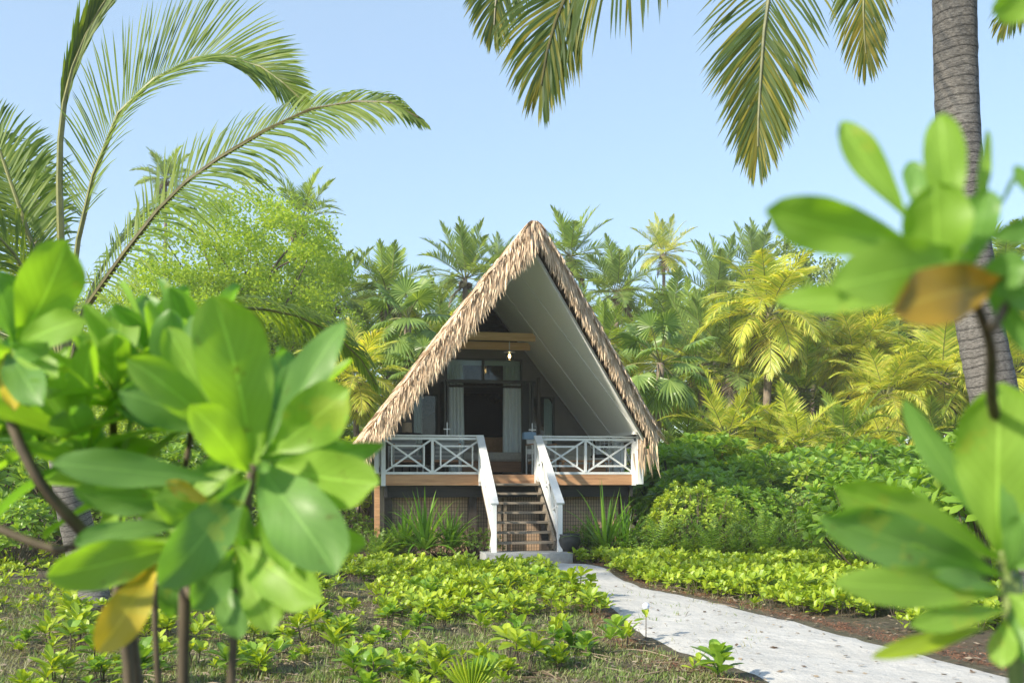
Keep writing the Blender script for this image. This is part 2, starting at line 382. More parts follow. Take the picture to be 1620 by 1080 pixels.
def fan_leaf(mb, base, d, up, r, rg, n=22, span=290, droop=.3):
    d = d.normalized(); S = d.cross(up).normalized(); U = S.cross(d).normalized()
    for i in range(n):
        a0 = R(-span/2+span*i/n); a1 = R(-span/2+span*(i+1)/n); am = (a0+a1)/2
        rr = r*(.62+.38*math.cos(am*.55))*rg.uniform(.93, 1.05)
        def q(a, k, z=0):
            p = base+(d*math.cos(a)+S*math.sin(a))*rr*k+U*(z-.18*rr*k*k*abs(math.sin(a)))
            p.z -= droop*rr*k**2.4*.55; return p
        c = mb.vert(base); e = [mb.vert(q(a0, .62)), mb.vert(q(am, .66, .05*r)), mb.vert(q(a1, .62))]
        mb.face((c, e[0], e[1])); mb.face((c, e[1], e[2]))
        tp = mb.vert(q(am+rg.uniform(-.02, .02), 1.)); tm = (mb.vert(q(a0*.7+am*.3, .72)), mb.vert(q(a1*.7+am*.3, .72)))
        mb.face((e[0], tm[0], tp, e[1])); mb.face((e[1], tp, tm[1], e[2]))
def fan_crown(seed, nf, rl, pet):
    rg = random.Random(seed); mb = MB()
    for i in range(nf):
        k = (i+.5)/nf; el = R(80-135*k+rg.uniform(-8, 8)); az = i*2.39996
        sp = spine_free((0,0,0), az, el, pet*rg.uniform(.85, 1.1), .35+.5*k, 5)
        mb.tube(sp, .018, 3, 1, cap=False)
        d = (sp[-1]-sp[-2]).normalized(); up = V((0,0,1)) if abs(d.z) < .9 else V((-math.cos(az), -math.sin(az), 0))
        fan_leaf(mb, sp[-1], d, up, rl*rg.uniform(.85, 1.1), rg, droop=.3+.5*k)
    return mb.build('crown', [M['fan'], M['rachis']], link=False)
def trunk_mesh(h, r0, r1, lean=(0,0), mat='trunkfar', n=8, seg=10):
    mb = MB(); pts = []; rad = []
    for i in range(seg+1):
        k = i/seg; pts.append(V((lean[0]*(k-1)**2-0*lean[0], lean[1]*(k-1)**2, -h*(1-k)))); rad.append(r0+(r1-r0)*k**.6)
    mb.tube(pts, rad, n, 0); return mb.build('trunk', [M[mat]], smooth=True, link=False)

def obov(t):                                # half-width of an obovate leaf along its length
    return (.07+.93*math.sin(math.pi/2*min(1, t/.66))**1.35) if t < .66 else max(0, 1-((t-.66)/.345)**2.3)**.62
def leaf_small(mb, base, d, nrm, L, W, rg, mi=0, rows=(0,.35,.7,.93,1.), fold=.25, curl=.2):
    """an obovate leaf of a few folded faces"""
    d = d.normalized(); S = d.cross(nrm).normalized(); n = S.cross(d)
    prev = None
    for t in rows:
        c = base+d*L*t-n*curl*L*t*t; w = obov(t)*W/2 if t < 1 else 0
        if w == 0:
            k = mb.vert(c); mb.face((prev[0], prev[1], k), mi); mb.face((prev[1], prev[2], k), mi); break
        cur = (mb.vert(c-S*w+n*fold*w), mb.vert(c), mb.vert(c+S*w+n*fold*w))
        if prev:
            mb.face((prev[0], prev[1], cur[1], cur[0]), mi); mb.face((prev[1], prev[2], cur[2], cur[1]), mi)
        prev = cur
def rosette(mb, c, axis, n, L, W, rg, mi=0, el=(75, 5), rows=(0,.4,.75,1.)):
    axis = axis.normalized(); a = axis.orthogonal().normalized(); b = axis.cross(a)
    for i in range(n):
        k = (i+.5)/n; e = R(el[0]+(el[1]-el[0])*k+rg.uniform(-8, 8)); az = i*2.39996+rg.uniform(-.2, .2)
        o = a*math.cos(az)+b*math.sin(az); d = o*math.cos(e)+axis*math.sin(e); nr = axis*math.cos(e)-o*math.sin(e)
        leaf_small(mb, c-axis*L*.25*k, d, nr, L*rg.uniform(.75, 1.1)*(.7+.5*k if k < .6 else 1.), W*rg.uniform(.8, 1.1), rg, mi, rows)
def bush_meshes(seed, rx, h, nros, L, W, leaf, nl=12, low=.25, rows=(0,.4,.75,1.)):
    rg = random.Random(seed); mb = MB(); st = MB(); lumps = [(rg.uniform(0, 6.28), rg.uniform(.75, 1.2)) for _ in range(7)]
    for i in range(nros):
        k = (i+.5)/nros; ph = math.acos(1-k*1.15) if 1-k*1.15 > -1 else 3.; az = i*2.39996+rg.uniform(-.3, .3)
        b = 1.
        for (a0, s) in lumps: b *= 1+.13*(s-1)*4*max(0, math.cos(az-a0))**3*math.sin(ph+a0)
        rr = b*rg.uniform(.72, 1.06)
        o = V((math.sin(ph)*math.cos(az), math.sin(ph)*math.sin(az), math.cos(ph)))
        c = V((o.x*rx*rr, o.y*rx*rr, h*.42+o.z*h*.55*rr))
        if c.z < low*.3: c.z = low*rg.uniform(.3, 1.2)
        ax = (o+V((0,0,.9))+V((rg.uniform(-.3,.3), rg.uniform(-.3,.3), 0))).normalized()
        s = rg.uniform(.75, 1.15)
        rosette(mb, c, ax, nl, L*s, W*s, rg, rows=rows)
        if i % 4 == 0:
            q = V((o.x*rx*.15, o.y*rx*.15, 0)); st.tube([q, q.lerp(c, .5)+V((0,0,-.08)), c-ax*L*.2], [.018,.012,.007], 4, 0, cap=False)
    return [('foliage', mb.build('foliage', [M[leaf]], link=False)), ('stems', st.build('stems', [M['twig']], link=False))]
def tree_meshes(seed, rx, h, crown0, nleaf, leaf, ls=.14, nclump=60, tr=.14, dens=.45):
    """a broad-leaved tree: trunk with limbs, and a crown of leaf clumps"""
    rg = random.Random(seed); tb = MB(); lb = MB()
    top = V((rg.uniform(-.3,.3), rg.uniform(-.3,.3), h*.8))
    tp = catmull([(0,0,0), (.1,.05,crown0), (top.x*.6, top.y, (crown0+h*.8)/2), top], 10)
    tb.tube(tp, [tr*(1-.08*i) for i in range(11)], 8, 0, cap=False)
    clumps = []
    for i in range(nclump):
        k = (i+.5)/nclump; z = -1+2*k; r = math.sqrt(1-z*z); az = i*2.39996
        f = rg.uniform(.4, 1.0)*(1+.16*math.sin(3*az+seed)*math.cos(2.3*z)); cz = (crown0+h)/2; hz = (h-crown0)/2
        c = V((r*math.cos(az)*rx*f, r*math.sin(az)*rx*f, cz+z*hz*f)); clumps.append(c)
        j = rg.randint(2, 9); s = tp[j]; mid = s.lerp(c, .5)+V((0,0,.15))
        if i % 2 == 0: tb.tube([s, mid, c], [.05,.03,.012], 4, 0, cap=False)
    per = nleaf//nclump
    for c in clumps:
        sz = rx*dens*rg.uniform(.6, 1.1)
        for _ in range(per):
            g = V((rg.gauss(0, 1), rg.gauss(0, 1), rg.gauss(0, .6)))
            if g.length > 1.7: g *= 1.7/g.length*rg.random()
            g *= sz*.46
            d = V((rg.uniform(-1,1), rg.uniform(-1,1), rg.uniform(-.7,.5))).normalized()
            s = d.orthogonal().normalized(); s = (s+d.cross(s)*rg.uniform(-1,1)).normalized()
            p = c+g; l = ls*rg.uniform(.6, 1.3); wdt = l*.28
            a = [lb.vert(p), lb.vert(p+d*l*.5+s*wdt), lb.vert(p+d*l), lb.vert(p+d*l*.5-s*wdt)]; lb.face(a)
    return [('trunk', tb.build('trunk', [M['twig']], smooth=True, link=False)), ('crown', lb.build('crown', [M[leaf]], link=False))]

# ------------------------------------------------------------------ ground and path
def axis_vals(lo, hi, step, far):
    a = list(np.arange(lo, hi+.001, step)); k = step; x = hi
    while x < far: k *= 1.5; x += k; a.append(x)
    k = step; x = lo
    while x > -far: k *= 1.5; x -= k; a.insert(0, x)
    return a
xs = axis_vals(-12, 14, .25, 900); ys = axis_vals(2, 30, .25, 900)
g = MB()
for y in ys:
    for x in xs:
        fade = 1 if (-13 < x < 15 and 0 < y < 31) else 0
        g.vert((x, y, hgt(x, y)*fade))
nx = len(xs)
for j in range(len(ys)-1):
    for i in range(nx-1): g.face((j*nx+i, j*nx+i+1, (j+1)*nx+i+1, (j+1)*nx+i))
tag(g.build('ground', M['ground'], smooth=True), kind='structure')
# the sand path, edges read off the photograph
LE = [(560,893), (700,900), (800,903), (858,905), (905,925), (960,965), (1010,1005), (1085,1040), (1200,1080), (1330,1150)]
RE = [(560,884), (700,887), (775,889), (935,892), (985,915), (1060,936), (1180,962), (1330,998), (1500,1040), (1800,1110)]
NS = 70
le = catmull([G(*p) for p in LE], NS); re = catmull([G(*p) for p in RE], NS)
pm = MB(); K = 12
pathpts = []
for i in range(NS+1):
    for k in range(K+1):
        a = le[i]+ (le[i]-re[i]).normalized()*.09*noise.noise(V((le[i].x*3, le[i].y*3, 1)))
        b = re[i]+ (re[i]-le[i]).normalized()*.09*noise.noise(V((re[i].x*3, re[i].y*3, 5)))
        p = a.lerp(b, k/K); edge = min(k, K-k)
        pm.vert((p.x, p.y, hgt(p.x, p.y)+.014-(.03 if edge == 0 else 0)+ (.012*noise.noise(V((p.x*4, p.y*4, 9))) if edge > 1 else 0)))
        pathpts.append(V((p.x, p.y)))
for i in range(NS):
    for k in range(K): pm.face((i*(K+1)+k, (i+1)*(K+1)+k, (i+1)*(K+1)+k+1, i*(K+1)+k+1))
tag(pm.build('path', M['sand'], smooth=True), kind='structure')
PP = np.array([(p.x, p.y) for p in pathpts])
EDG = np.array([(p.x, p.y) for p in le+re])
def pathdist(x, y): return float(np.min((PP[:,0]-x)**2+(PP[:,1]-y)**2))**.5
def on_house(x, y):
    dx, dy = x, y-20; u = dx*.9813+dy*.1927; v = -dx*.1927+dy*.9813
    return -3.0 < u < 3.0 and -.3 < v < 9 or (-1.0 < u < .9 and -1.9 < v < 0)

# ------------------------------------------------------------------ the cottage, in its own frame
TH = math.asin(.1927); DK = 1.6
house = thing('beach_cottage', 'A-frame cottage with shaggy thatched roof on a raised deck with steps', 'cottage', (0,20,0), TH)
cs, sn = math.cos(TH), math.sin(TH)
def HW(u, v, z): return V((cs*u-sn*v, 20+sn*u+cs*v, z))
def W(px, py, v):                           # point of the plane v = const seen at a pixel
    k = (px-810)/F; u = (k*(20+cs*v)+sn*v)/(cs-k*sn); Y = 20+sn*u+cs*v
    return u, CH-(py-HOR)*Y/F
RZ = 5.64; SL = 1.284; VW = 3.03
def cu(z): return (RZ-z)/SL
def vf(z): return -1.97+(RZ-z)*.461
# ceiling boards and their seams
for s in (-1, 1):
    mb = MB(); zb = 2.45
    prev = None; N_ = 8
    th = .04
    for i in range(N_+1):
        z = RZ+(zb-RZ)*i/N_
        ve = 3.3+1.1*cu(z)
        cur = [(s*cu(z), vf(z), z), (s*cu(z), ve, z), (s*(cu(z)+th), ve, z+.02), (s*(cu(z)+th), vf(z), z+.02)]
        if prev: mb.hexa(prev+cur)
        prev = cur
    c = mb.build('ceiling_panel', M['ceil'], house)
    mb = MB()
    for v0 in (-.42, 1.33, VW-.03):
        zt = RZ-.12 if v0 > -1.9 else RZ
        zt = min(zt, RZ+(-(v0+1.97))/.461*-1) if v0 < -1.9 else zt
        mb.bar((s*(cu(RZ-.12)-.012), v0, RZ-.12), (s*(cu(zb)-.012), v0, zb), .03, .012, up=V((-s,0,-.78)))
    mb.build('seam_batten', M['white'], c)
    mb = MB(); mb.bar((0, -2.0, RZ+.02), (s*(cu(2.3)), vf(2.3)-.03, 2.3), .03, .05); mb.build('barge_board', M['white'], c)
# thatch
oz = 6.24; EU = 2.92; EUS = {-1: 3.18, 1: 2.8}; OSS = {-1: 1.33, 1: 1.30}
def zo(u, s=1): return oz-OSS[s]*abs(u)-.10*math.exp(-(u/.25)**2)
def vft(u): return -2.12+abs(u)*.59
def vbk(u): return 3.45+abs(u)*1.2
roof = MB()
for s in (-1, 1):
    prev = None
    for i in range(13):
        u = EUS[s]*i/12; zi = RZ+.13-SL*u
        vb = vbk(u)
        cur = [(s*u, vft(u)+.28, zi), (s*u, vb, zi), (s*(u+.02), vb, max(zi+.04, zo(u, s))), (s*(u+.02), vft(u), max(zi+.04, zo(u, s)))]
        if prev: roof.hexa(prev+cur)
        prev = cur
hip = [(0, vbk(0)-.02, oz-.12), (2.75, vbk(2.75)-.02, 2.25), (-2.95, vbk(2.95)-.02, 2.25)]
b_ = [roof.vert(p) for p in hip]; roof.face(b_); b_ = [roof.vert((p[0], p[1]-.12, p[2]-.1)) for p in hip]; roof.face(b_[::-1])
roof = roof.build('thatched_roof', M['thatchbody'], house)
def strand(mb, p, d, L, wdt, rg, sag=.25, wd=None):
    d = d.normalized(); wd = wd or V((1,0,0))
    w1 = (wd-d*wd.dot(d)); w1 = (w1.normalized() if w1.length > .01 else d.orthogonal().normalized())
    w1 = (w1+d.cross(w1)*rg.uniform(-.9,.9)).normalized()
    pts = [p]; q = p.copy(); dd = d.copy()
    for k in range(3):
        q = q+dd*L/3; pts.append(q.copy()); dd = (dd+V((rg.uniform(-.12,.12), rg.uniform(-.12,.12), -sag))).normalized()
    mb.strip(pts, w1, [wdt*.5, wdt*.6, wdt*.4, 0])
rg = random.Random(3)
for s in (-1, 1):
    mb = MB()
    for i in range(7600):                    # the shaggy front edge, hanging over the thickness of the thatch
        u = EUS[s]*rg.random(); k = rg.random()**1.2
        zt = zo(u, s); zi = RZ-SL*u
        lump = .5+.5*noise.noise(V((u*3.5, s*9, 2)))
        p = V((s*(u+.02), vft(u)-.02-.1*k*rg.random(), zt-max(.12, zt-zi)*(.56 if s < 0 else .42)*k+.02))
        L = rg.uniform(.2, .5)*(.75+.6*lump)*(.86 if s < 0 else .7)
        d = V((rg.uniform(-.3,.36)+s*.05, -rg.uniform(.1,.5)*(1-k*.6), -1))
        strand(mb, p, d, L, rg.uniform(.011,.034), rg, .25)
    for i in range(900):                    # frayed bundle wrapping the crest of the edge
        u = EUS[s]*rg.random(); p = V((s*u, vft(u)+rg.uniform(-.03,.25), zo(u, s)+.03))
        strand(mb, p, V((s*.3, -1, -.45)), rg.uniform(.2,.4), .03, rg, .5)
    mb.build('fringe', M['thatch'], roof)
    mb = MB()
    for i in range(9500):                   # strands laid down the slope
        u = EUS[s]*rg.random(); v = vft(u)+(9.0-.0)*rg.random()**1.6
        if v > vbk(u)-.05: continue
        p = V((s*u, v, zo(u, s)+rg.uniform(.005,.045)))
        strand(mb, p, V((s*1., rg.uniform(-.25,.2), -OSS[s]+.05)), rg.uniform(.25,.6), rg.uniform(.02,.045), rg, .02, V((0,1,0)))
    for i in range(2600):                   # eave
        v = rg.uniform(vft(EU), vbk(EU)); eu = EUS[s]-rg.uniform(0,.3); p = V((s*eu, v, zo(eu, s)+rg.uniform(-.02,.02)))
        strand(mb, p, V((s*.6, rg.uniform(-.2,.2), -1)), rg.uniform(.14,.28), .03, rg, .25, V((0,1,0)))
    mb.build('slope_cover', M['thatch'], roof)
mb = MB()
for i in range(2600):                       # rounded ridge
    v = -2.1+5.5*rg.random()**1.5; s = rg.choice((-1,1)); p = V((rg.uniform(-.05,.05), v, oz-.12+rg.uniform(0,.05)))
    strand(mb, p, V((s*.8, rg.uniform(-.25,.15), -.6)), rg.uniform(.2,.4), .035, rg, .4, V((0,1,0)))
mb.build('ridge_cover', M['thatch'], roof)
mb = MB()
for i in range(45):                        # bedraggled end of the right eave
    p = V((2.6+rg.uniform(-.1,.32), vft(2.7)+rg.uniform(-.02,.5), 2.2+rg.uniform(-.2,.2)))
    p.z = max(p.z, 1.9)
    strand(mb, p, V((rg.uniform(-.1,.25), rg.uniform(-.2,.1), -1)), rg.uniform(.35,.7), .03, rg, .2)
mb.build('drooping_eave_end', M['thatch'], roof)

# back wall with its openings
dl, _ = W(705, 600, VW); dr, _ = W(826, 600, VW); _, dt = W(765, 567, VW); _, tb_ = W(765, 598, VW)
wl0, wlt = W(652, 623, VW); wl1, _ = W(692, 623, VW); wr0, wrt = W(839, 627, VW); wr1, _ = W(877, 627, VW)
wall = MB()
def wslab(u0, u1, z0, z1, v0=VW, v1=VW+.1, mi=0, mbx=None):
    mbx = mbx or wall
    def top(u): return min(z1, RZ-.03-SL*abs(u)) if z1 is not None else RZ-.03-SL*abs(u)
    if top(u0) <= z0 and top(u1) <= z0: return
    a, b = max(top(u0), z0), max(top(u1), z0)
    mbx.hexa([(u0,v0,z0), (u1,v0,z0), (u1,v1,z0), (u0,v1,z0), (u0,v0,a), (u1,v0,b), (u1,v1,b), (u0,v1,a)], mi)
GB = 4.6
for (a, b, z0, z1) in ((-3.1, wl0, DK, None), (wl0, wl1, wlt, None), (wl1, dl, DK, GB), (wr0, wr1, wrt, None), (dr, wr0, DK, GB), (wr1, 3.1, DK, None),
                       (dl, 0, dt, GB), (0, dr, dt, GB), (wl0, wl1, DK, DK+.12), (wr0, wr1, DK, DK+.12)):
    wslab(a, b, z0, z1)
wallo = wall.build('wall', M['wall'], house)
mb = MB()                                   # dark louvres of the gable
for i in range(14):
    z = GB+.0+i*.075; w_ = cu(z+.05)-.03
    if w_ > .05: mb.bar((-w_, VW+.02, z), (w_, VW+.02, z), .015, .06, up=V((0,-.5,1)))
wslab(-.8, 0, GB, None, VW+.08, VW+.1, 0, mb); wslab(0, .8, GB, None, VW+.08, VW+.1, 0, mb)
mb.build('gable_louvre', M['dark'], house)
def window(u0, u1, z0, z1, frame='frame', fw=.035, mull=()):
    f = MB()
    f.box(u0, u0+fw, VW-.03, VW+.09, z0, z1); f.box(u1-fw, u1, VW-.03, VW+.09, z0, z1)
    f.box(u0+fw, u1-fw, VW-.03, VW+.09, z1-fw, z1); f.box(u0+fw, u1-fw, VW-.03, VW+.09, z0, z0+fw)
    for m_ in mull: f.box(m_-.025, m_+.025, VW-.028, VW+.088, z0+fw, z1-fw)
    fo = f.build('window', M[frame], house)
    gl = MB(); gl.box(u0+fw, u1-fw, VW+.03, VW+.036, z0+fw, z1-fw); gl.build('pane', M['glass'], fo); return fo
window(wl0, wl1, DK+.12, wlt); window(wr0, wr1, DK+.12, wrt)
_, dh = W(765, 603, VW)
window(dl, dr, dh, dt, mull=((dl+dr)/2-.02,))
mb = MB(); mb.box(dl-.06, dr+.3, VW-.09, VW-.031, dh-.05, dh+.02); mb.build('curtain_track', M['frame'], wallo)
# folded glazed door leaves each side of the opening
for (a, hs) in ((dl, 1), (dr, -1)):
    t = MB(); x0, x1 = (a-.13, a-.005) if hs == 1 else (a+.005, a+.13)
    for k in range(2):
        xa = x0+k*.065; t.box(xa, xa+.045, VW-.75, VW-.04, DK+.03, dh-.06)
    d = t.build('folded_door', M['frame'], house)
    h = MB(); h.bar(((x0+x1)/2, VW-.78, DK+.85), ((x0+x1)/2, VW-.78, DK+1.15), .02, .03); h.bar((x0-.02, VW-.79, DK+1.0), (x1+.02, VW-.79, DK+1.0), .02, .02)
    h.build('handle', M['metal'], d)
u_, z_ = W(852, 597, 2.2)
mb = MB(); mb.bar((u_, 2.2, DK), (u_, 2.2, z_), .07, .07); mb.build('porch_post', M['inner'], house)
# interior shell
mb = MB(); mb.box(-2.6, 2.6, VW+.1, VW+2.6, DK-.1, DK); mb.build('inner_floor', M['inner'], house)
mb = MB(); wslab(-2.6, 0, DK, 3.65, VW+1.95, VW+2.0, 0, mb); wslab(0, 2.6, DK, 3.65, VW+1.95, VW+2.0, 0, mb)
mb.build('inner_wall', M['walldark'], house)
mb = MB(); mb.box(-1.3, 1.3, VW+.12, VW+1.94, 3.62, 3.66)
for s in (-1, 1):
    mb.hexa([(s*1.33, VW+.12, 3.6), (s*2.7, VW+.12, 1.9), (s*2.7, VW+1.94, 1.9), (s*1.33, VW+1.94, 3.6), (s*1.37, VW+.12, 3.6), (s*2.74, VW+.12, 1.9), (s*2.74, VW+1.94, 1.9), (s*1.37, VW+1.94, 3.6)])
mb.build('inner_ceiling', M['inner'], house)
# collar beams
for (px, py, pxl, h) in ((888, 535, 727, .17), (863, 549, 720, .17)):
    vv = 1.55 if px == 888 else 2.42
    u1, z1 = W(px, py, vv); u1 = cu(z1)-.01
    mb = MB(); mb.bar((-u1, vv, z1), (u1, vv, z1), .07, h); mb.build('collar_beam', M['beam'], house)
# deck, fascia, joists, posts, skirt
mb = MB()
for i in range(22):
    v = .03+i*.138; mb.box(-2.58, 2.58, v, v+.131, DK-.04, DK)
mb.build('deck_boards', M['tread'], house)
mb = MB(); mb.box(-2.53, 2.53, -.02, .027, 1.385, DK-.005); mb.build('fascia_board', M['fascia'], house)
mb = MB(); mb.box(-2.5, 2.5, .2, .28, 1.14, 1.38); mb.build('joist', M['dark'], house)
for u in (-2.45, -.75, .75, 2.45):
    mb = MB(); mb.bar((u, .38, 0), (u, .38, 1.3), .16, .16); mb.build('support_post', M['post'], house)
mb = MB(); mb.bar((-2.68, .2, 0), (-2.68, .2, 1.38), .1, .1); mb.build('support_post', M['fascia'], house)
for u in (-.2, -.08, -.4):
    mb = MB(); mb.bar((u, .32, 0), (u, .32, 1.38), .06, .06); mb.build('stair_support', M['tread'], house)
mb = MB(); mb.box(-2.4, 2.4, .5, .52, .0, 1.14); mb.build('woven_skirt', M['skirt'], house)
for s in (-1, 1):
    mb = MB(); mb.box(s*2.52-.03, s*2.52+.03, .05, 6, 1.15, DK-.06); mb.box(s*2.5-.02, s*2.5+.02, .55, 6, 0, 1.14); mb.build('side_skirt', M['dark'], house)
# railings: crossed braces over an inner frame
def railing(a, b, nb, post_lo=1.375, ends=(1,1)):
    a = V(a); b = V(b); r = MB(); zt = 2.365; zl = 1.625
    def p(k, z, off=0.): q = a.lerp(b, k); return V((q.x, q.y, z))
    r.bar(p(0, zt)-(b-a).normalized()*.04, p(1, zt)+(b-a).normalized()*.04, .1, .028)
    r.bar(p(0, zt-.055), p(1, zt-.055), .035, .05)
    ro = r.build('railing', M['white'], house)
    q = MB(); q.bar(p(0, zl), p(1, zl), .035, .045); q.build('bottom_rail', M['white'], ro)
    for i in range(nb+1):
        if i in (0, nb) and not ends[0 if i == 0 else 1]: continue
        q = MB(); e = i in (0, nb); q.bar(p(i/nb, post_lo if e else zl+.022), p(i/nb, zt-.082), .085 if e else .05, .085 if e else .05); q.build('post', M['white'], ro)
    for i in range(nb):
        k0, k1 = i/nb, (i+1)/nb; z0, z1 = zl+.025, zt-.085; dk = (k1-k0)
        q = MB()
        n_ = (b-a).normalized().cross(V((0,0,1)))
        q.bar(p(k0+dk*.03, z0), p(k1-dk*.03, z1), .022, .036, up=n_.cross(V((0,0,1))) if 0 else V((0,0,1)))
        q.bar(p(k0+dk*.03, z1)+n_*.006, p(k1-dk*.03, z0)+n_*.006, .022, .036)
        ka, kb = k0+dk*.17, k1-dk*.17; za, zb = z0+(z1-z0)*.19, z1-(z1-z0)*.19
        for (c, d) in (((ka,za),(kb,za)), ((ka,zb),(kb,zb)), ((ka,za),(ka,zb)), ((kb,za),(kb,zb))):
            q.bar(p(*c)-n_*.004, p(*d)-n_*.004, .028, .036)
        q.build('crossed_brace', M['white'], ro)
    return ro
railing((-2.57, .0, 0), (-.64, .0, 0), 2)
railing((.5, .0, 0), (2.55, .0, 0), 2)
railing((-2.62, .08, 0), (-2.62, 2.9, 0), 3, ends=(0,1)); railing((2.62, .08, 0), (2.62, 2.9, 0), 3, ends=(0,1))
mb = MB(); mb.box(2.60, 2.72, -.12, .0, 1.4, 2.5); mb.build('corner_post', M['white'], house)
mb = MB(); mb.box(-2.75, -2.66, -.05, .05, 1.62, 2.36); mb.build('corner_post', M['white'], house)
mb = MB(); mb.bar((2.55, 1.25, DK), (2.55, 1.25, 2.5), .14, .14); mb.build('side_post', M['white'], house)
mb = MB(); mb.bar((2.5, -.3, 2.46), (2.5, VW, 2.46), .07, .1); mb.build('eave_plate', M['ceil'], house)
# stairs
SB = -1.65; PT = .17
st = MB()
for s in (-.6, .5):
    st.bar((s, -.02, 1.42), (s, SB+.1, PT+.12), .045, .2)
sto = st.build('staircase', M['tread'], house)
for k in range(1, 8):
    z = PT+.179*k; v = SB+.22+.2*(k-1)
    mb = MB(); mb.box(-.575, .475, v-.12, v+.12, z-.04, z); mb.build('tread', M['tread'], sto)
mb = MB(); mb.box(-.62, .5, -.1, -.022, 1.36, 1.385); mb.build('tread', M['tread'], sto)
for (ut, ub) in ((-.66, -.66), (.52, .58)):
    a = V((ut, -.03, 2.37)); b = V((ub, SB-.06, 1.06)); hr = MB()
    hr.bar(a, b, .15, .035); ho = hr.build('handrail', M['white'], sto)
    q = MB(); q.bar((ub, SB, PT), (ub, SB, 1.07), .085, .085); q.bar((ut, -.1, 1.45), (ut, -.1, 2.28), .07, .07); q.build('newel_post', M['white'], ho)
    q = MB()
    q.bar(a-V((0,0,.62)), V((ub, SB-.0, .48)), .05, .13)
    for k in (.33, .66):
        t_ = a.lerp(b, k); q.bar(t_-V((0,0,.58)), t_-V((0,0,.02)), .05, .05)
    for k in (0, .33, .66):
        p0 = a.lerp(b, k+.02); p1 = a.lerp(b, k+.31)
        q.bar(p0-V((0,0,.55)), p1-V((0,0,.05)), .03, .04); q.bar(p0-V((.01,0,.05)), p1-V((.01,0,.55)), .03, .04)
    q.bar((ub, SB+.02, .62), (ub, SB+.35, PT+.02), .04, .1)
    q.build('side_board', M['white'], ho)
def ht(n): n.parent = house; return n
pad = MB(); pad.box(-.87, .75, -1.98, -1.3, -.05, PT); po = pad.build('entrance_slab', M['conc']); po.location = (0,20,0); po.rotation_euler = (0,0,TH)
bv = po.modifiers.new('b', 'BEVEL'); bv.width = .012; bv.segments = 2
tag(po, 'grey concrete slab at the foot of the white railed steps', 'step')
# bowl planter
bw = thing('planter_bowl', 'charcoal round pottery bowl on the slab beside the steps', 'bowl', HW(.76, -1.62, PT))
mb = MB(); mb.lathe([(0,0), (.1,0), (.15,.03), (.205,.12), (.225,.21), (.2,.29), (.215,.32), (.2,.325), (.185,.3), (.19,.2), (0,.18)], 28)
mb.build('bowl', M['bowl'], bw, smooth=True)
mb = MB(); rg = random.Random(5)
for i in range(3): rosette(mb, V((rg.uniform(-.08,.08), rg.uniform(-.08,.08), .24)), V((0,0,1)), 6, .12, .04, rg)
mb.build('small_plant', M['bushdark'], bw)

# things on the porch
def place(o, u, v, z, rz=0): o.location = HW(u, v, z); o.rotation_euler = (0,0,TH+rz)
def curtain(u0, u1, z0, z1, v, label, flare=0., seed=0):
    rg = random.Random(seed); mb = MB(); n = 30; rows = 10; uc = (u0+u1)/2
    for j in range(rows+1):
        k = j/rows; z = z0+(z1-z0)*k
        for i in range(n+1):
            t = i/n; ph = t*math.pi*11+seed; am = .035*(1-.3*k)
            x = u0+(u1-u0)*t+flare*(1-k)*(t-.2); mb.vert((x-uc, am*math.sin(ph)+.012*math.sin(ph*.37+k*3), z-z0))
    for j in range(rows):
        for i in range(n): a = j*(n+1)+i; mb.face((a, a+1, a+n+2, a+n+1))
    o = mb.build('curtain', M['curtain'], smooth=True); place(o, uc, v, z0); tag(o, label, 'curtain', 'pale curtains of the cottage front')
a1, _ = W(705, 650, VW+.15); b1, _ = W(733, 650, VW+.15); a2, _ = W(797, 650, VW+.15); b2, _ = W(824, 650, VW+.15)
curtain(a1, b1, DK+.03, dt-.02, VW+.22, 'long pale curtain gathered on the left side of the open doorway', .06, 1)
curtain(a2, b2, DK+.03, dt-.02, VW+.22, 'long pale curtain gathered on the right side of the open doorway', .04, 2)
a3, _ = W(652, 650, VW+.15); b3, _ = W(667, 650, VW+.15); curtain(a3, b3, DK+.1, wlt, VW+.2, 'short pale curtain inside the left window behind the lamp', .04, 3)
a4, _ = W(861, 650, VW+.15); b4, _ = W(876, 650, VW+.15); curtain(a4, b4, DK+.1, wrt, VW+.2, 'short pale curtain inside the right window beside the doorway', .02, 4)
mb = MB(); mb.box((a1+b2)/2*0+a1-.02, b2+.02, VW+.13, VW+.16, dt-.14, dt-.03); o = mb.build('pelmet_cloth', M['curtain']); place(o, 0, 0, 0)
tag(o, 'narrow pale cloth valance behind the transom panes', 'valance')
# pendant lantern
u_, z_ = W(806, 563, 1.5)
lt = thing('pendant_lantern', 'small glass lantern lit below the front collar beam', 'lantern', HW(u_, 1.5, z_-.09), TH)
mb = MB(); mb.lathe([(.02,.16), (.035,.17), (.13,.165), (.13,.18), (.03,.19), (0,.2)], 16); mb.bar((0,0,.19), (0,0,.4), .012, .012); mb.build('cap', M['metal'], lt)
mb = MB(); mb.lathe([(.07,0), (.085,.04), (.085,.13), (.06,.165)], 16); mb.build('glass_jar', M['glass'], lt, smooth=True)
mb = MB(); mb.lathe([(0,.04), (.025,.06), (.03,.09), (.012,.13), (0,.14)], 10); mb.build('bulb', M['bulb'], lt, smooth=True)
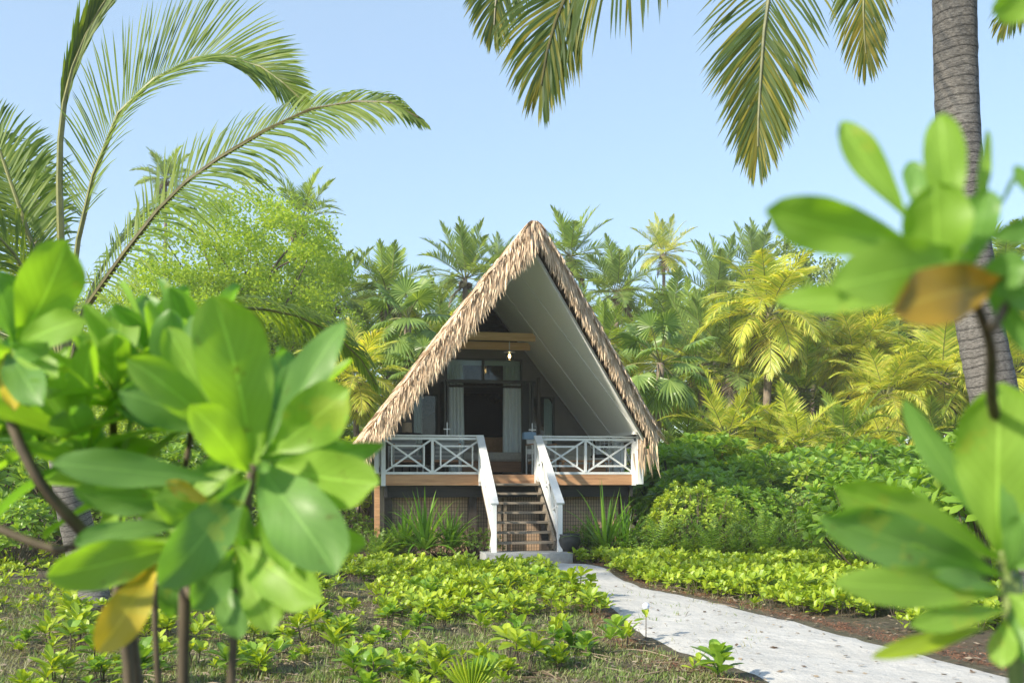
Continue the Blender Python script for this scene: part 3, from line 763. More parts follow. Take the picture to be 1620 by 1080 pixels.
# side table and lamp
u_, z_ = W(648, 685, 2.1)
tb = thing('side_table', 'round black side table against the back wall, under the lamp', 'table', HW(u_, 2.1, DK), TH)
mb = MB(); h_ = z_-DK; mb.lathe([(0,h_-.03), (.26,h_-.03), (.27,h_-.01), (.26,h_), (0,h_)], 28); mb.build('tabletop', M['black'], tb)
for k in range(3):
    mb = MB(); a = k*2.094+.4; mb.bar((.2*math.cos(a), .2*math.sin(a), 0), (.12*math.cos(a), .12*math.sin(a), h_-.03), .03, .03); mb.build('leg', M['black'], tb)
ul, zl = W(644, 684, 2.1)
lp = thing('table_lamp', 'table lamp with tan drum shade on the black side table', 'lamp', HW(ul, 2.1, z_), TH)
mb = MB(); mb.lathe([(.11,.02), (.1,.23), (.096,.23), (.106,.02)], 24); mb.build('lamp_shade', M['lampshade'], lp, smooth=True)
mb = MB(); mb.lathe([(0,0), (.05,0), (.05,.015), (.012,.02), (.012,.15), (0,.15)], 12); mb.build('lamp_stem', M['black'], lp)
def chair(u, v, rz, label, cloth, w_=.58):
    t = thing('porch_chair', label, 'chair', HW(u, v, DK), TH+rz, 'chairs on the porch')
    for (x, y, hh) in ((-w_/2,-.3,.62), (w_/2,-.3,.62), (-w_/2,.3,.62), (w_/2,.3,.62)):
        mb = MB(); mb.bar((x,y,0), (x,y,hh), .03, .03); mb.build('leg', M['cane'], t)
    for x in (-w_/2, w_/2):
        mb = MB(); mb.bar((x,-.32,.63), (x,.32,.63), .05, .025); mb.build('armrest', M['teak'], t)
    mb = MB(); mb.bar((0,-.3,.28), (0,.27,.24), w_-.05, .05); mb.build('seat', M['teak'], t)
    mb = MB(); mb.hexa([(-w_/2+.03,-.3,.31), (w_/2-.03,-.3,.31), (w_/2-.03,.2,.27), (-w_/2+.03,.2,.27), (-w_/2+.03,-.3,.4), (w_/2-.03,-.3,.4), (w_/2-.03,.2,.36), (-w_/2+.03,.2,.36)]); mb.build('seat_cushion', M[cloth], t)
    mb = MB(); mb.hexa([(-w_/2+.02,.2,.27), (w_/2-.02,.2,.27), (w_/2-.02,.28,.27), (-w_/2+.02,.28,.27), (-w_/2+.02,.4,.84), (w_/2-.02,.4,.84), (w_/2-.02,.48,.84), (-w_/2+.02,.48,.84)])
    b = mb.build('backrest', M[cloth], t); bv = b.modifiers.new('b', 'BEVEL'); bv.width = .025; bv.segments = 3
    return t
chair(-2.0, 1.5, .1, 'low wooden porch chair with grey striped cushions behind the left railing', 'stripefine', .62)
chair(-1.15, 1.3, -.15, 'porch chair draped with a finely striped cloth nearest the steps, left side', 'stripefine', .55)
chair(.82, 1.0, .0, 'porch chair covered with a bold black and white striped throw', 'stripe', .5)
def drape(u, v, z, w_, d_, h_, label, mat, name='towel', cat='towel'):
    mb = MB(); n = 12
    for j in range(2):
        for i in range(n+1):
            k = i/n; a = k*math.pi
            mb.vert(((j-.5)*w_, -d_/2*math.cos(a), h_*math.sin(a)**.35)) if 0 else mb.vert(((j-.5)*w_, -d_/2*math.cos(a), h_*(1 if .2 < k < .8 else .2)))
    for i in range(n): mb.face((i, i+1, n+2+i, n+1+i))
    o = mb.build(name, M[mat], smooth=True); sm = o.modifiers.new('s', 'SOLIDIFY'); sm.thickness = .03; sb = o.modifiers.new('d', 'SUBSURF'); sb.levels = 2; sb.render_levels = 2
    place(o, u, v, z); tag(o, label, cat)
drape(.66, 1.43, DK+.72, .3, .2, .17, 'folded blue towel over the back of the boldly striped chair', 'blue')
# low wooden table on the right
t = thing('coffee_table', 'low orange wooden coffee table behind the right railing', 'table', HW(1.75, 1.0, DK), TH)
mb = MB(); mb.box(-.55,.55,-.28,.28,.26,.3); mb.build('tabletop', M['fascia'], t)
for x in (-.5,.5):
    for y in (-.23,.23):
        mb = MB(); mb.bar((x,y,0), (x,y,.26), .05, .05); mb.build('leg', M['fascia'], t)
mb = MB(); mb.box(-.5,.5,-.02,.02,.03,.22); mb.build('lower_panel', M['fascia'], t)
# white bench along the side and a string chair
t = thing('porch_bench', 'pale grey upholstered bench along the right end of the porch', 'bench', HW(1.7, 2.45, DK), TH)
mb = MB(); mb.box(-.75,.75,-.32,.32,.12,.42); o = mb.build('seat', M['linen'], t); b_ = o.modifiers.new('b','BEVEL'); b_.width=.05; b_.segments=3
mb = MB(); mb.box(-.75,.75,.33,.48,.12,.68); o = mb.build('backrest', M['linen'], t); b_ = o.modifiers.new('b','BEVEL'); b_.width=.05; b_.segments=3
for x in (-.68,.68):
    mb = MB(); mb.box(x-.03,x+.03,-.28,.3,0,.12); mb.build('leg', M['teak'], t)
t = thing('string_chair', 'white framed chair strung with cord and holding a black cushion, right railing corner', 'chair', HW(2.15, .95, DK), TH-.5, 'chairs on the porch')
mb = MB()
for a in np.linspace(-1.2, 1.2, 9):
    mb.tube([(0,-.1,.33), (.3*math.sin(a), .12+.1*math.cos(a), .6), (.36*math.sin(a), .2+.12*math.cos(a), .82)], .008, 4)
mb.tube([(.36*math.sin(a), .2+.12*math.cos(a), .82) for a in np.linspace(-1.3, 1.3, 14)], .014, 6)
mb.build('backrest', M['white'], t)
mb = MB(); mb.tube([(.25*math.cos(a), -.1+.22*math.sin(a), .33) for a in np.linspace(0, 6.283, 20)], .014, 6); mb.build('seat_ring', M['white'], t)
mb = MB(); mb.lathe([(0,.33), (.2,.34), (.23,.38), (.18,.42), (0,.43)], 20, (0,-.1,0)); mb.build('cushion', M['black'], t, smooth=True)
for (x, y) in ((-.2,-.25), (.2,-.25), (-.17,.1), (.17,.1)):
    mb = MB(); mb.bar((x*1.15,y*1.1,0), (x,y,.33), .02, .02); mb.build('leg', M['white'], t)
# bed seen through the doorway
t = thing('bed', 'made bed with pale linen seen through the open doorway', 'bed', HW(.25, VW+1.02, DK), TH)
mb = MB(); mb.box(-.8,.8,-.9,.95,.05,.3); mb.build('bed_base', M['teak'], t)
mb = MB(); mb.box(-.78,.78,-.88,.95,.3,.52); o = mb.build('mattress', M['linen'], t); b_ = o.modifiers.new('b','BEVEL'); b_.width=.07; b_.segments=3
for (x, m_, l_) in ((-.3,'linen','plump pale pillow, left one on the bed beyond the doorway'), (.32,'tan','plump tan orange pillow, right one on the bed beyond the doorway')):
    mb = MB(); n = 10
    for j in range(n+1):
        for i in range(n+1):
            a, b = i/n*2-1, j/n*2-1; e = (1-a**4)*(1-b**4); mb.vert((a*.3, -.12*e**.5, b*.2))
    for j in range(n+1):
        for i in range(n+1):
            a, b = i/n*2-1, j/n*2-1; e = (1-a**4)*(1-b**4); mb.vert((a*.3, .06*e**.5+.001, b*.2))
    q = (n+1)**2
    for j in range(n):
        for i in range(n): a = j*(n+1)+i; mb.face((a,a+1,a+n+2,a+n+1)); mb.face((q+a,q+a+n+1,q+a+n+2,q+a+1))
    o = mb.build('pillow', M[m_], smooth=True); place(o, .1+x*1.1, VW+1.62, DK+.72); tag(o, l_, 'pillow')

# ------------------------------------------------------------------ palms and trees behind
CR = {}
CR['round'] = crown_mesh(11, 28, 3.0, (82, -40), 1.1, 44, ll=.78, lw=.06, dead=3)
CR['roundy'] = crown_mesh(11, 28, 3.0, (82, -40), 1.1, 44, ll=.78, lw=.06, leaf='palmyel', dead=3)
CR['upright'] = crown_mesh(12, 24, 3.0, (86, -20), .95, 42, ll=.85, lw=.065, leaf='palmgrey', vee=25, dead=2)
CR['upgreen'] = crown_mesh(13, 22, 3.0, (85, -25), 1.0, 42, ll=.85, lw=.065, leaf='palm', vee=20, dead=4)
CR['yellow'] = crown_mesh(14, 28, 3.1, (80, -50), 2.1, 62, ll=1.05, lw=.06, droop=1.5, leaf='palmyel', vee=5, dead=6)
CR['yellow2'] = crown_mesh(15, 26, 3.0, (82, -45), 1.9, 60, ll=1.05, lw=.06, droop=1.3, leaf='palmyel', vee=8, dead=9)
CR['mixed'] = crown_mesh(16, 26, 3.0, (80, -40), 1.3, 46, ll=.85, lw=.07, droop=.9, leaf='palm', vee=10, dead=3)
CR['young'] = crown_mesh(17, 17, 3.0, (80, -10), 1.7, 48, ll=.7, lw=.065, droop=.5, leaf='palmyel', vee=20, nuts=False)
CR['youngg'] = crown_mesh(18, 18, 3.0, (80, -15), 1.7, 48, ll=.7, lw=.065, droop=.6, leaf='palm', vee=20, nuts=False)
CR['fan'] = fan_crown(21, 22, .62, .95)
CR['fan2'] = fan_crown(22, 15, .75, .8)
def palm(px, py, d, rpx, kind, label, rz=None, h=None, group='palms behind the cottage', hang=False):
    c = P(px, py, d); R0 = 2.6 if 'fan' not in kind else 1.45
    s = rpx*d/F/R0; fan = 'fan' in kind
    t = thing('fan_palm' if fan else 'coconut_palm', label, 'palm', c, rnd.uniform(0, 6.28) if rz is None else rz, group, s)
    t.location.z = 0
    hh = max(.3, c.z)/s
    o = obj('crown', CR[kind], t); o.location.z = hh; o.rotation_euler = (rnd.uniform(-.08,.08), rnd.uniform(-.08,.08), 0)
    key = round(hh, 0)
    tm = trunk_mesh(hh+.05, .2 if not fan else .13, .12 if not fan else .1, (rnd.uniform(-1,1)*.6, rnd.uniform(-1,1)*.6), n=7)
    o = obj('trunk', tm, t); o.location.z = hh+.02
    return t
NAMED = [
 (1050,402,72,56,'roundy','tall slender coconut palm standing clear against the sky right of the roof'),
 (902,405,48,80,'upgreen','bright green palm rising just behind the right slope of the roof peak'),
 (975,462,45,78,'upright','grey-green palm between the roof slope and the tall slender palm'),
 (1045,575,29,92,'fan','large fan palm with pleated leaves beside the lower right thatch'),
 (1216,496,36,118,'yellow','big golden-green coconut palm with drooping fronds above the round green shrub'),
 (1132,470,50,88,'upright','grey-green feathery palm left of the big golden-green palm'),
 (1302,505,43,88,'mixed','mid-green coconut palm just right of the big golden-green palm'),
 (1372,535,38,92,'yellow2','yellowish coconut palm two right of the big golden-green one'),
 (1400,625,33,88,'yellow','low yellow coconut palm with fronds sweeping to the shrub tops'),
 (1490,600,34,110,'yellow','yellow coconut palm with brown flower stalks just left of the near ringed trunk'),
 (1592,425,40,86,'mixed','dark coconut palm crown just right of the near ringed trunk, high'),
 (1605,585,34,95,'yellow2','yellow-green coconut palm at the right edge, below a darker crown'),
 (1150,690,28,100,'young','young palm with arching pale fronds behind the shrubs, right of the fan palm'),
 (1262,705,27,100,'young','young palm with a long pale frond below the round green shrub'),
 (1340,700,29,95,'youngg','young green palm low among the yellow palms'),
 (1092,515,46,72,'mixed','mid-green palm crown directly behind the large fan palm'),
 (1192,425,58,70,'upright','tall feathery palm crown peeking above the big golden-green palm'),
 (262,284,62,52,'upgreen','small distant palm crown above the long near frond, left'),
 (478,345,46,74,'upgreen','slim palm with hanging dead fronds beside the broad leafy tree'),
 (528,478,40,88,'upright','dark feathery palm just right of the broad leafy tree'),
 (612,465,42,84,'upgreen','full green palm halfway between the leafy tree and the roof'),
 (736,440,40,84,'upright','feathery palm overtopping the left roof slope'),
 (645,505,31,84,'fan2','fan palm with upright pleated leaves left of the roof'),
 (562,600,27,92,'yellow2','yellow low coconut palm against the left eave of the thatch'),
 (672,585,30,64,'fan','dark fan palm hugging the left roof slope'),
 (788,422,60,48,'upright','small palm tip peeking over the upper left roof slope'),
 (58,318,48,72,'mixed','pale green palm behind the left near fronds'),
 (330,540,36,95,'mixed','green palm under the broad leafy tree'),
 (955,545,38,72,'upgreen','dark palm close behind the right thatch at mid height'),
 (1545,500,42,85,'mixed','green palm directly behind the near ringed trunk'),
 (1440,490,46,85,'mixed','mid-green palm behind the yellow palms, left of the near trunk'),
]
for a in NAMED: palm(*a)
fill = []
for i in range(16):
    px = 490+i*73+rnd.uniform(-20, 20)
    fill.append((px, 535+rnd.uniform(-25, 25), rnd.uniform(52, 62), rnd.uniform(72, 88), rnd.choice(['round','upright','mixed','upgreen','mixed'])))
for i, a in enumerate(fill):
    palm(*a, f'small far palm, {ordw(i, len(fill))} from the left in the back row', group='small palms of the far row')
fill = []
for i in range(20):
    px = 500+i*60+rnd.uniform(-20, 20)
    if 700 < px < 900: continue
    fill.append((px, 600+rnd.uniform(-35, 30), rnd.uniform(36, 46), rnd.uniform(88, 112), rnd.choice(['yellow2','upright','mixed','upgreen','mixed','yellow'])))
for i, a in enumerate(fill):
    palm(*a, f'low palm, {ordw(i, len(fill))} from the left in the row under the taller crowns', group='low palms of the middle row')
fill = []
for i in range(18):
    px = 480+i*66+rnd.uniform(-20, 20)
    if 640 < px < 960: continue
    fill.append((px, 735+rnd.uniform(-22, 8), rnd.uniform(29.5, 34), rnd.uniform(85, 110), rnd.choice(['young','youngg','youngg','youngg'])))
for i, a in enumerate(fill):
    palm(*a, f'young trunkless palm, {ordw(i, len(fill))} from the left behind the shrub bank', group='young palms behind the shrub bank')
# broad-leaved trees
TR = tree_meshes(31, 3.2, 8.3, 1.3, 78000, 'tree', .095, 110, .14, .33)
TR2 = tree_meshes(32, 3.0, 8.0, 1.5, 18000, 'far', .17, 70, .14, .36)
def tree(parts, px, pytop, d, sc, label, h0, group='broad-leaved trees behind the cottage'):
    c = P(px, pytop, d); s = c.z/h0
    return inst('broadleaf_tree', parts, label, 'tree', (c.x, d, 0), rnd.uniform(0, 6), (s*sc, s*sc, s), group)
tree(TR, 392, 300, 34, .92, 'broad yellow-green tree with airy small leaves behind the long near frond', 8.3)
tree(TR, 262, 415, 31, .85, 'lower bright yellow-green tree directly behind the long near frond', 8.3)
tree(TR, 462, 400, 37, .7, 'narrow leafy tree under the slim palm with dead fronds', 8.3)
FT = [(1230,385,62,.7), (1320,405,60,.7), (1395,410,58,.8), (1160,430,62,.7), (1560,400,60,.8), (1640,440,60,.8), (60,430,50,.9), (-30,470,45,.9), (150,480,45,.9)]
FL = ['pale wispy tree behind the big golden-green palm', 'pale wispy tree between the golden palm and the upper foreground leaves', 'pale wispy tree half hidden behind the upper foreground leaves',
      'pale wispy tree behind the grey-green feathery palm', 'hazy tree behind the near ringed trunk', 'hazy tree at the right edge of the view',
      'leafy tree behind the near fronds on the left', 'leafy tree at the left edge of the view', 'leafy tree behind the leaning trunk of the near left palm']
for a, l in zip(FT, FL): tree(TR2, *a, l, 8.0)
# far wood closing the view between the palms
mb = MB(); rg = random.Random(77)
for i in range(42000):
    a = rg.uniform(-1.05, 1.05); d = rg.uniform(70, 84); x = math.sin(a)*d; y = math.cos(a)*d
    top = 7.6+2.6*noise.noise(V((a*14, 0, 0)))+1.3*noise.noise(V((a*50, 3, 0)))
    z = top*rg.random()**.7; p = V((x, y, z)); q = V((rg.uniform(-1,1), rg.uniform(-1,1), rg.uniform(-1,1))).normalized(); s = q.orthogonal().normalized()
    l = rg.uniform(.35,.8); mb.face([mb.vert(p), mb.vert(p+q*l*.5+s*l*.22), mb.vert(p+q*l), mb.vert(p+q*l*.5-s*l*.22)])
tag(mb.build('far_wood', M['far']), 'dense far wood closing the view behind the palms', 'wood', kind='stuff')

# ------------------------------------------------------------------ shrubs
BU = [bush_meshes(41, 1.0, 1.5, 110, .21, .092, 'bush'), bush_meshes(42, 1.1, 1.4, 120, .2, .085, 'bush'),
      bush_meshes(43, 1.0, 1.5, 150, .13, .05, 'bushyel'), bush_meshes(44, 1.0, 1.4, 190, .1, .045, 'bushdark', 9)]
def bush(k, x, y, h, label, w_=1., name='leafy_shrub', group='shrubs beside the cottage'):
    base = (1.5, 1.4, 1.5, 1.4)[k]; s = h/base
    return inst(name, BU[k], label, 'shrub', (x, y, 0), rnd.uniform(0, 6.28), (s*.5*(1+w_)*1.0 if s > .9 else .9*w_, s*.5*(1+w_) if s > .9 else .9*w_, s), group)
SHR = []
rows = [(21.0, 3.6, 12.2, 1.25, 9), (22.6, 3.9, 13.2, 1.75, 9), (24.6, 4.2, 14.4, 2.25, 9), (27., 4.2, 15.6, 2.6, 10)]
for ri, (y, x0, x1, h, n) in enumerate(rows):
    for i in range(n):
        x = x0+(x1-x0)*i/(n-1)+rnd.uniform(-.3,.3); yy = y+rnd.uniform(-.4,.4)
        k = rnd.choice((0,0,1,2)) if ri else rnd.choice((0,1,3,3))
        if ri == 3: k = rnd.choice((2,2,0))
        SHR.append((k, x, yy, h*rnd.uniform(.86,1.12), ri, i, n))
rn = ['front row of the shrub bank', 'second row of the shrub bank', 'third row of the shrub bank', 'back row of the shrub bank']
kd = ['mid-green rosette-leaved shrub', 'glossy green rosette-leaved shrub', 'yellow-green shrub', 'dark small-leaved shrub']
for (k, x, y, h, ri, i, n) in SHR: bush(k, x, y, h, f'{kd[k]}, {ordw(i, n)} from the cottage in the {rn[ri]}', 1.1)
bush(2, 3.6, 19.6, 1.5, 'olive twiggy shrub close to the right corner of the deck', 1.0)
bush(0, 6.3, 12.9, 2.15, 'large glossy rosette-leaved shrub right of the path, behind the foreground leaves', 1.0)
bush(0, 5.6, 15.2, 1.7, 'big-leaved green shrub just behind the path bed on the right', 1.0)
bush(2, 7.4, 31, 3.8, 'round bright green shrub under the big golden-green palm', 1.1)
LB = [(3,-3.6,20.6,1.0,'dark small-leaved shrub against the left corner post of the deck'), (3,-4.6,20.0,1.3,'dark small-leaved shrub second left of the deck'),
      (1,-6.0,20.5,1.8,'glossy shrub behind the leaning palm trunk'), (0,-7.4,21,2.2,'tall green shrub left of the leaning palm trunk'),
      (3,-9.,21,2.4,'tall dark shrub at the left edge behind the leaning trunk'), (1,-10.6,20,2.4,'tall green shrub at the far left edge'),
      (2,-5.2,24,2.4,'yellow-green shrub behind the deck on the left'), (0,-8.2,25,2.8,'tall green shrub behind the left edge shrubs'),
      (3,-6.8,17.6,1.0,'low dark shrub in front of the leaning trunk base'), (1,-8.6,17.2,1.2,'low green shrub at the left edge in front of the tall ones'),
      (2,-4.0,26,2.6,'yellow-green shrub glimpsed under the left eave'), (0,-11.5,24,3,'large green shrub beyond the far left edge shrub')]
for (k, x, y, h, l) in LB: bush(k, x, y, h, l, 1.)
# dark under-shrubs along the deck foot
for i, (px, Y, h) in enumerate([(590,18.9,.6), (640,19.1,.4), (700,19.1,.38), (748,19.0,.6), (930,19.2,.65), (975,19.0,.55), (1020,18.6,.6), (1080,18.8,.85), (1140,18.8,.8), (1200,18.9,.9), (1265,19.,.9), (1330,19,1.0)]):
    inst('low_shrub', BU[3], f'knee-high dark shrub, {ordw(i, 12)} from the left along the foot of deck and shrub bank', 'shrub', ((px-810)*Y/F, Y, 0), i, (.62, .5, h/1.4), 'low dark shrubs along the deck foot')
def strap_mesh(seed, n, L, wd, els=(85, 15), bend=1.1):
    rg = random.Random(seed); mb = MB()
    for i in range(n):
        k = (i+.5)/n; az = i*2.39996; sp = spine_free((.03*math.cos(az), .03*math.sin(az), 0), az, R(els[0]+(els[1]-els[0])*k), L*rg.uniform(.7,1.1), bend*rg.uniform(.6,1.5), 7)
        sd = V((-math.sin(az), math.cos(az), 0)); up = V((0,0,1))
        ws = [wd*.5*(.5+.5*min(1,q/2))*(1-(q/7)**2.2) for q in range(8)]; ws[-1] = 0
        mb.strip(sp, (sd+up*rg.uniform(-.3,.3)).normalized(), ws)
    return [('leaves', mb.build('leaves', [M['strap']], link=False))]
def fern_mesh(seed, n, L):
    rg = random.Random(seed); mb = MB()
    for i in range(n):
        k = (i+.5)/n; az = i*2.39996; sp = spine_free((0,0,.02), az, R(78-45*k), L*rg.uniform(.75,1.1), 1.2, 9)
        frond(mb, sp, 18, L*.18, .055, t0=.08, fa=(80, 55), droop=.15, vee=4, segs=1, rr=.004, rg=rg, nrach=3)
    return [('fronds', mb.build('fronds', [M['fern'], M['rachisdark']], link=False))]
ST = strap_mesh(51, 54, 1.0, .06); ST2 = strap_mesh(52, 34, 1.2, .06, (88, 25), .9)
FE = fern_mesh(53, 20, .75); FE2 = fern_mesh(54, 26, .6)
for i, (p, px, Y, s, l) in enumerate([
    (ST, 672, 18.6, 1.15, 'spiky strap-leaved lily clump in front of the left woven skirt'), (ST, 712, 18.75, .9, 'smaller strap-leaved clump beside the spiky lily, toward the steps'),
    (ST, 640, 18.8, .85, 'strap-leaved clump left of the spiky lily'), (ST2, 958, 18.7, 1.1, 'tall spiky strap-leaved plant under the right deck corner'),
    (ST2, 930, 19.3, .62, 'shorter strap-leaved plant right of the bowl'), (ST2, 990, 18.6, .9, 'strap-leaved plant just right of the tall spiky one')]):
    inst('strap_leaf_plant', p, l, 'plant', ((px-810)*Y/F, Y, (.22 if i < 3 else .15)), i*1.1, s, 'strap-leaved plants along the deck')
for i, (px, Y, s) in enumerate([(1005,18.7,1.15), (1040,18.4,1.25), (1085,18.3,1.0), (1125,18.2,1.2), (1165,18.2,1.0), (1210,18.2,1.25), (1255,18.2,1.1), (1300,18.3,1.2), (1340,18.2,1.1), (625,18.7,.95), (597,18.4,1.0), (1180,19.2,1.5), (1060,19.4,1.5)]):
    inst('fern', FE if i % 2 else FE2, f'feathery green fern, {ordw(i, 13)} of those along the foot of the shrubs and deck', 'fern', ((px-810)*Y/F, Y, .02), i*.9, s, 'ferns at the foot of the shrub bank')

# ------------------------------------------------------------------ beds of low plants
def sprout_mesh(seed, n, L, W_, h, leaf, stems=3):
    rg = random.Random(seed); mb = MB(); sb = MB()
    for j in range(stems):
        a = rg.uniform(0, 6.28); r = rg.uniform(.0,.09) if stems > 1 else 0; hh = h*rg.uniform(.55, 1.1)
        b = V((r*.4*math.cos(a), r*.4*math.sin(a), -.02)); c = V((r*math.cos(a), r*math.sin(a), hh))
        sb.tube([b, b.lerp(c, .5), c], [.006,.005,.004], 4, 0, cap=False)
        rosette(mb, c, V((rg.uniform(-.3,.3), rg.uniform(-.3,.3), 1)), n, L*rg.uniform(.8,1.15), W_, rg, el=(72, 12), rows=(0,.35,.68,.92,1.))
    return [('leaves', mb.build('leaves', [M[leaf]], link=False)), ('stem', sb.build('stem', [M['twig']], link=False))]
SP = [sprout_mesh(60+i, 6+i % 4, .13+.015*(i % 4), .06+.01*(i % 3), .1+.02*i, ('cover','cover','bush')[i % 3], 1+i % 5) for i in range(9)]
def in_bed(x, y):
    px = 810+F*x/y; py = HOR+F*CH/y; return px, py
rg = random.Random(90)
# dense bright bed right of the path: past counting
def cover_mesh(name, pts, seed, label):
    r2 = random.Random(seed); mb = MB()
    for (x, y, s) in pts:
        h = .14*s*r2.uniform(.5,1.5)
        for j in range(2):
            c = V((x+r2.uniform(-.08,.08), y+r2.uniform(-.08,.08), hgt(x, y)+h))
            rosette(mb, c, V((r2.uniform(-.6,.6), r2.uniform(-.6,.6), 1)), r2.randint(5, 9), .13*s*r2.uniform(.6,1.25), .06*s*r2.uniform(.7,1.2), r2, el=(70, 8), rows=(0,.4,.78,1.))
            mb.tube([V((x,y,hgt(x,y)-.02)), c], [.005,.004], 3, 1, cap=False)
    tag(mb.build(name, [M['cover'], M['twig']]), label, 'ground cover', kind='stuff')
pts = []
while len(pts) < 2300:
    y = rg.uniform(9.5, 18.6); x = rg.uniform(-.3, 12)
    px, py = in_bed(x, y)
    if px < 880 or px > 1680 or on_house(x, y): continue
    # right of the path
    k = np.argmin((np.array([p.y for p in re])-y)**2); xr = re[int(k)].x
    if y < 17.4 and x < xr+.12+.25*noise.noise(V((x, y, 0))): continue
    if y >= 17.4 and x < 1.1: continue
    if noise.noise(V((x*.9, y*.9, 4))) < -.28+(.25 if y < 12 else 0): continue
    if pathdist(x, y) < .16: continue
    pts.append((x, y, rg.uniform(.75, 1.25)))
cover_mesh('ground_cover', pts, 5, 'dense bright yellow-green ground cover right of the sand path')
pts = []
while len(pts) < 1150:
    y = rg.uniform(10.8, 18.4); x = rg.uniform(-4.2, 2.2); px, py = in_bed(x, y)
    if on_house(x, y) or pathdist(x, y) < .14: continue
    if px > 820 and py < 890: continue
    dens = .55+.5*noise.noise(V((x*.8, y*.8, 7)))+(.25 if y > 14.5 else -.1 if y > 12.5 else -.38)-(.35 if px < 600 else 0)
    if rg.random() > dens: continue
    pts.append((x, y, rg.uniform(.75, 1.2)))
cover_mesh('ground_cover', pts, 6, 'bright yellow-green ground cover before the steps, left of the path')
pts = []
while len(pts) < 420:
    y = rg.uniform(9.5, 20); x = rg.uniform(-11, -3.6); px, py = in_bed(x, y)
    if px > 420 or px < -60: continue
    if noise.noise(V((x*.9, y*.9, 14))) < -.05: continue
    pts.append((x, y, rg.uniform(.7, 1.1)))
cover_mesh('ground_cover', pts, 8, 'patchy green ground cover at the far left below the leaning trunk')
# single seedlings over the open ground
SG = []
tries = 0
while len(SG) < 230 and tries < 9000:
    tries += 1
    y = rg.uniform(6.8, 13.2); x = rg.uniform(-4.6, 2.6); px, py = in_bed(x, y)
    if pathdist(x, y) < .2 or px < -20 or px > 1640: continue
    if noise.noise(V((x*.8, y*.8, 21))) < (.02 if y < 11 else -.2): continue
    if any((x-a)**2+(y-b)**2 < .03 for a, b in SG): continue
    SG.append((x, y))
for i, (x, y) in enumerate(SG):
    k = rg.randrange(9); s = rg.uniform(.5, 1.3)
    near = 'nearest the camera' if y < 8.6 else 'halfway to the cottage' if y < 11 else 'toward the steps'
    where = 'on the open ground left of the path' if x > -2.6 else 'on the dry ground at the far left'
    inst('seedling', SP[k], f'small yellow-green seedling {where}, {near}', 'seedling', (x, y, hgt(x, y)), rg.uniform(0, 6.28), s, f'seedlings {where}, {near}')
# particular plants
def lone(name, px, py, n, L, W_, h, leaf, stems, label, seed, flower=False, extra=None):
    c = G(px, py); parts = sprout_mesh(seed, n, L, W_, h, leaf, stems)
    t = inst(name, parts, label, 'plant', (c.x, c.y, hgt(c.x, c.y)), seed)
    if flower:
        mb = MB(); mb.lathe([(0,0), (.03,.02), (.035,.05), (.02,.07), (0,.075)], 10, (0,0,h+.03)); mb.build('flower', M['flower'], t)
    return t
lone('seedling', 1022, 1012, 4, .12, .06, .26, 'cover', 1, 'lone sprout with a pale bud on the left edge of the path', 71, True)
lone('leafy_plant', 912, 1030, 9, .27, .085, .1, 'strap', 2, 'larger green plant with long upright leaves left of the path', 72)
lone('leafy_plant', 215, 1100, 11, .22, .09, .28, 'bush', 4, 'bright green leafy plant under the big near shrub, at the bottom', 73)
lone('leafy_plant', 885, 1000, 8, .2, .08, .1, 'cover', 2, 'green seedling with broad leaves just left of the larger upright plant', 74)
lone('leafy_plant', 620, 975, 9, .17, .08, .14, 'cover', 3, 'bright broad-leaved plant in the middle of the open ground', 75)
c = G(745, 1110); t = thing('fan_palm_seedling', 'single pleated fan leaf of a palm seedling at the bottom edge', 'seedling', (c.x, c.y, 0))
mb = MB(); rg2 = random.Random(4); fan_leaf(mb, V((0,0,.04)), V((0,-.25,1)), V((0,-1,-.2)), .34, rg2, 14, 100, .0); mb.build('leaf', M['cover'], t)
mb = MB(); mb.tube([V((0,0,-.02)), V((0,0,.06))], .006, 5); mb.build('stem', M['stemgreen'], t)

# grass, litter and dead leaves
def blades(name, n, mat, label, seed, L, w_, flat, region, mats=None, keep=None):
    r2 = random.Random(seed); mb = MB(); k = 0
    while k < n:
        x, y = region(r2)
        if pathdist(x, y) < .12 or on_house(x, y): 
            if r2.random() < .97: continue
        if keep and not keep(x, y, r2): continue
        k += 1
        for _ in range(5):
            xx = x+r2.gauss(0, .05); yy = y+r2.gauss(0, .05); z = hgt(xx, yy)
            a = r2.uniform(0, 6.28); e = r2.uniform(*flat); l = L*r2.uniform(.5, 1.4)
            d = V((math.cos(a)*math.cos(e), math.sin(a)*math.cos(e), math.sin(e))); sd = V((-math.sin(a), math.cos(a), r2.uniform(-.3,.3)))
            p = V((xx, yy, z)); mb.strip([p, p+d*l*.55, p+d*l+V((0,0,-l*.18))], sd, [w_*.5, w_*.45, 0])
    return tag(mb.build(name, M[mat]), label, name.replace('_', ' '), kind='stuff')
def reg_near(r2):
    y = 6.6+11.5*r2.random()**1.5; lo = -.53*y; hi = .53*y; return r2.uniform(lo, hi), y
def reg_front(r2):
    y = 6.6+8*r2.random()**1.3; return r2.uniform(-.53*y, .25*y), y
blades('dry_grass', 9000, 'straw', 'dry straw-coloured grass and creeping stems over the open ground', 101, .085, .006, (.1, 1.1), reg_front)
blades('green_grass', 6000, 'grassg', 'short dull green grass tufts among the seedlings', 102, .07, .007, (.5, 1.4), reg_front, keep=lambda x, y, r: noise.noise(V((x*1.3, y*1.3, 31))) > -.1)
def reg_edge(r2):
    i = r2.randrange(20, 2*NS+2); 
    if i <= NS and i < 22: i = 22+r2.randrange(40)
    q = EDG[i]; g_ = abs(r2.gauss(0, .22)); 
    s = -1 if i <= NS else 1
    ang = r2.uniform(0, 6.28); return q[0]+s*g_*1.0+.05*math.cos(ang), q[1]+r2.gauss(0, .12)
